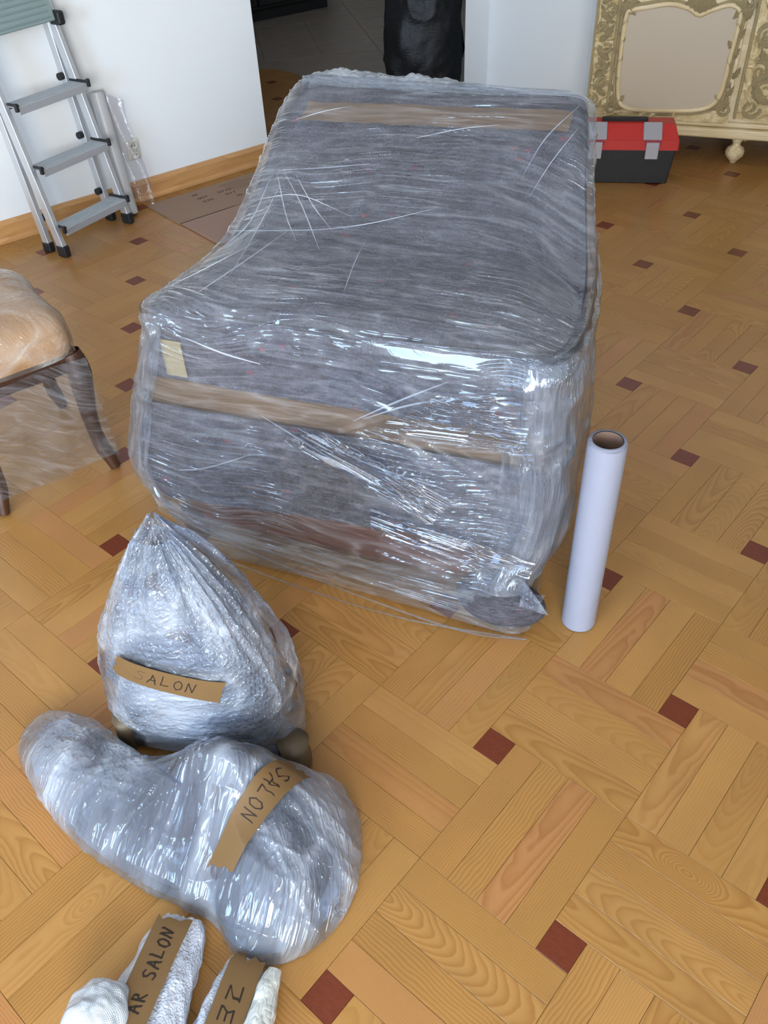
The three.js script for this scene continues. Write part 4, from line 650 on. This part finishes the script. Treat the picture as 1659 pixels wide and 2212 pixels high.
// ---------------------------------------------------------------- black sack in the passage
{
  const t = thing('rubbish_sack', 'tall black plastic sack standing in the dark passage behind the wrapped armchair', 'sack', [0.865, 0, -4.43]);
  const g = gridGeo((u, v) => { const a = -u * Math.PI * 2; if (v < 0.06) { const k = (v / 0.06) * 0.2; return V3(Math.cos(a) * k, 0.002, Math.sin(a) * k); } const y = (v - 0.06) / 0.94, r = (0.2 + 0.02 * Math.sin(y * 7)) * Math.pow(Math.max(0, 1 - Math.pow(y, 5)), 0.4) + 0.004; return V3(Math.cos(a) * r * 1.02, 0.002 + y * 1.05, Math.sin(a) * r * 0.92); }, 150, 130, (u, v) => [u * 1.2, v * 1.1]);
  obj('plastic_skin', displace(g, (x, y, z, u, v) => (y < 0.01 ? 0 : (fbm(u * 8, v * 7, 3, 3) - 0.44) * 0.05 + Math.pow(ridge(u * 7 + v * 2, v * 5, 1e6, 1e6, 6), 4) * 0.015)), phys(0x0b0c10, 0.55, { bumpMap: crumpleBump, bumpScale: 0.002 }), t);
}
// dark low cupboard deep in the hall
{
  const t = thing('hall_cupboard', 'black low cupboard at the far end of the dark hall', 'cupboard', [-0.05, 0, -7.0], 0.5);
  const dk = std(0x0c0b0e, 0.6);
  obj('body', put(rbox(1.5, 0.9, 0.45, 0.01), 0, 0.53, 0), dk, t); obj('plinth', put(rbox(1.4, 0.08, 0.4, 0.005), 0, 0.041, 0), dk, t);
  for (const s of [-1, 1]) { const d = obj('door', put(rbox(0.72, 0.84, 0.02, 0.005), s * 0.37, 0.53, 0.232), dk, t); obj('knob', put(new THREE.SphereGeometry(0.014, 14, 10), s * 0.06, 0.6, 0.25), dk, d); }
}

// ---------------------------------------------------------------- upholstered stool wrapped in film
{
  const t = thing('upholstered_stool', 'film wrapped stool with tan upholstered seat and dark curved wooden legs', 'stool', [-0.785, 0, -1.1], Math.PI - Math.atan2(-0.43, -0.9) + 0);
  t.rotation.y = 0; t.matrixAutoUpdate = true;
  const U = V3(-0.894, 0, 0.447).normalize(), Vd = V3(-0.447, 0, -0.894).normalize();  // along the front, and into the depth
  const w = 0.315, d = 0.4, pt = (a, y, b) => V3(U.x * a + Vd.x * b, y, U.z * a + Vd.z * b);
  const seatTex = dataTex(512, (u, v) => { const k = fbm(u * 16, v * 16, 91, 4, 16) - 0.46, th = noise(u * 150, v * 150, 150, 150, 1) - 0.5; return [0.72 + k * 0.1 + th * 0.06, 0.53 + k * 0.12 + th * 0.06, 0.32 + k * 0.14 + th * 0.05]; }, true);
  const fab = std(0xffffff, 0.9, { map: rep(seatTex, 2, 2), bumpMap: rep(feltBump, 2, 2), bumpScale: 0.002 });
  const sq = (u, k) => { const a = u * Math.PI * 2, c = Math.cos(a), s = Math.sin(a), e = 0.28; return [0.5 + 0.5 * k * Math.sign(c) * Math.abs(c) ** e, 0.5 + 0.5 * k * Math.sign(s) * Math.abs(s) ** e]; };
  const seat = (grow, y0, dome) => gridGeo((u, v) => { let k, y; if (v < 0.35) { k = 1 + grow + 0.02 * Math.sin((v / 0.35) * Math.PI); y = lerp(y0, 0.43, v / 0.35); } else { const q = (v - 0.35) / 0.65; k = (1 + grow) * Math.cos((q * Math.PI) / 2) ** 0.5; y = 0.43 + dome * Math.sin((q * Math.PI) / 2); } const [a, b] = sq(u, k); return pt(a * w, y + grow * 0.1, b * d); }, 120, 50, (u, v, p) => [p.x + p.y, p.z + p.y]);
  obj('seat', displace(seat(0, 0.375, 0.05), (x, y, z) => (fbm(x * 9, z * 9, 2, 2) - 0.37) * 0.008), fab, t, 'tan upholstered seat');
  const rail = (a0, b0, a1, b1) => { const A = pt(a0, 0.35, b0), B = pt(a1, 0.35, b1); return bar(A.toArray(), B.toArray(), 0.055, 0.022, [0, 1, 0], 0.006); };
  obj('rail', [rail(0.01, 0.012, w - 0.01, 0.012), rail(0.012, 0.01, 0.012, d - 0.01), rail(w - 0.012, 0.01, w - 0.012, d - 0.01), rail(0.01, d - 0.012, w - 0.01, d - 0.012)], M.chairWood, t, 'dark wooden rail');
  for (const [a, b, sa, sb] of [[0.02, 0.02, -1, -1], [w - 0.02, 0.02, 1, -1], [0.02, d - 0.02, -1, 1], [w - 0.02, d - 0.02, 1, 1]]) {
    const k = 0.62, P = [[0, 0.37, 0], [0.012, 0.33, 0.012], [0.006, 0.25, 0.006], [0.0, 0.16, 0.0], [0.008, 0.08, 0.008], [0.026, 0.03, 0.026], [0.034, 0.004, 0.034]].map(([o, y, q]) => pt(a + sa * o * k, y, b + sb * q * k).toArray());
    obj('leg', taper(P, [0.028, 0.031, 0.027, 0.022, 0.019, 0.021, 0.015], 36, 14), M.chairWood, t);
  }
  obj('film_wrap', displace(seat(0.02, 0.365, 0.072), (x, y, z) => (fbm(x * 16, z * 16, 8, 3) - 0.44) * 0.016), phys(new THREE.Color().setRGB(0.8, 0.78, 0.72), 0.1, { transmission: 0.955, thickness: 0, ior: 1.36, transmissionMap: crumpleThrough, bumpMap: crumpleBump, bumpScale: 0.003 }), t, 'hazy film over the seat');
  obj('film_skirt', gridGeo((u, v) => { const p = pt(lerp(-0.015 + 0.012 * v, w, u), lerp(0.06, 0.37, v), -0.028 + 0.006 * Math.sin(u * 9 + v * 5)); return p; }, 60, 60, (u, v) => [u * 0.4, v * 0.4]), filmMat(0.985, 0.6, { bumpScale: 0.002, ior: 1.36 }), t, 'clear film between the front legs');
}
renderer.render(scene, camera);
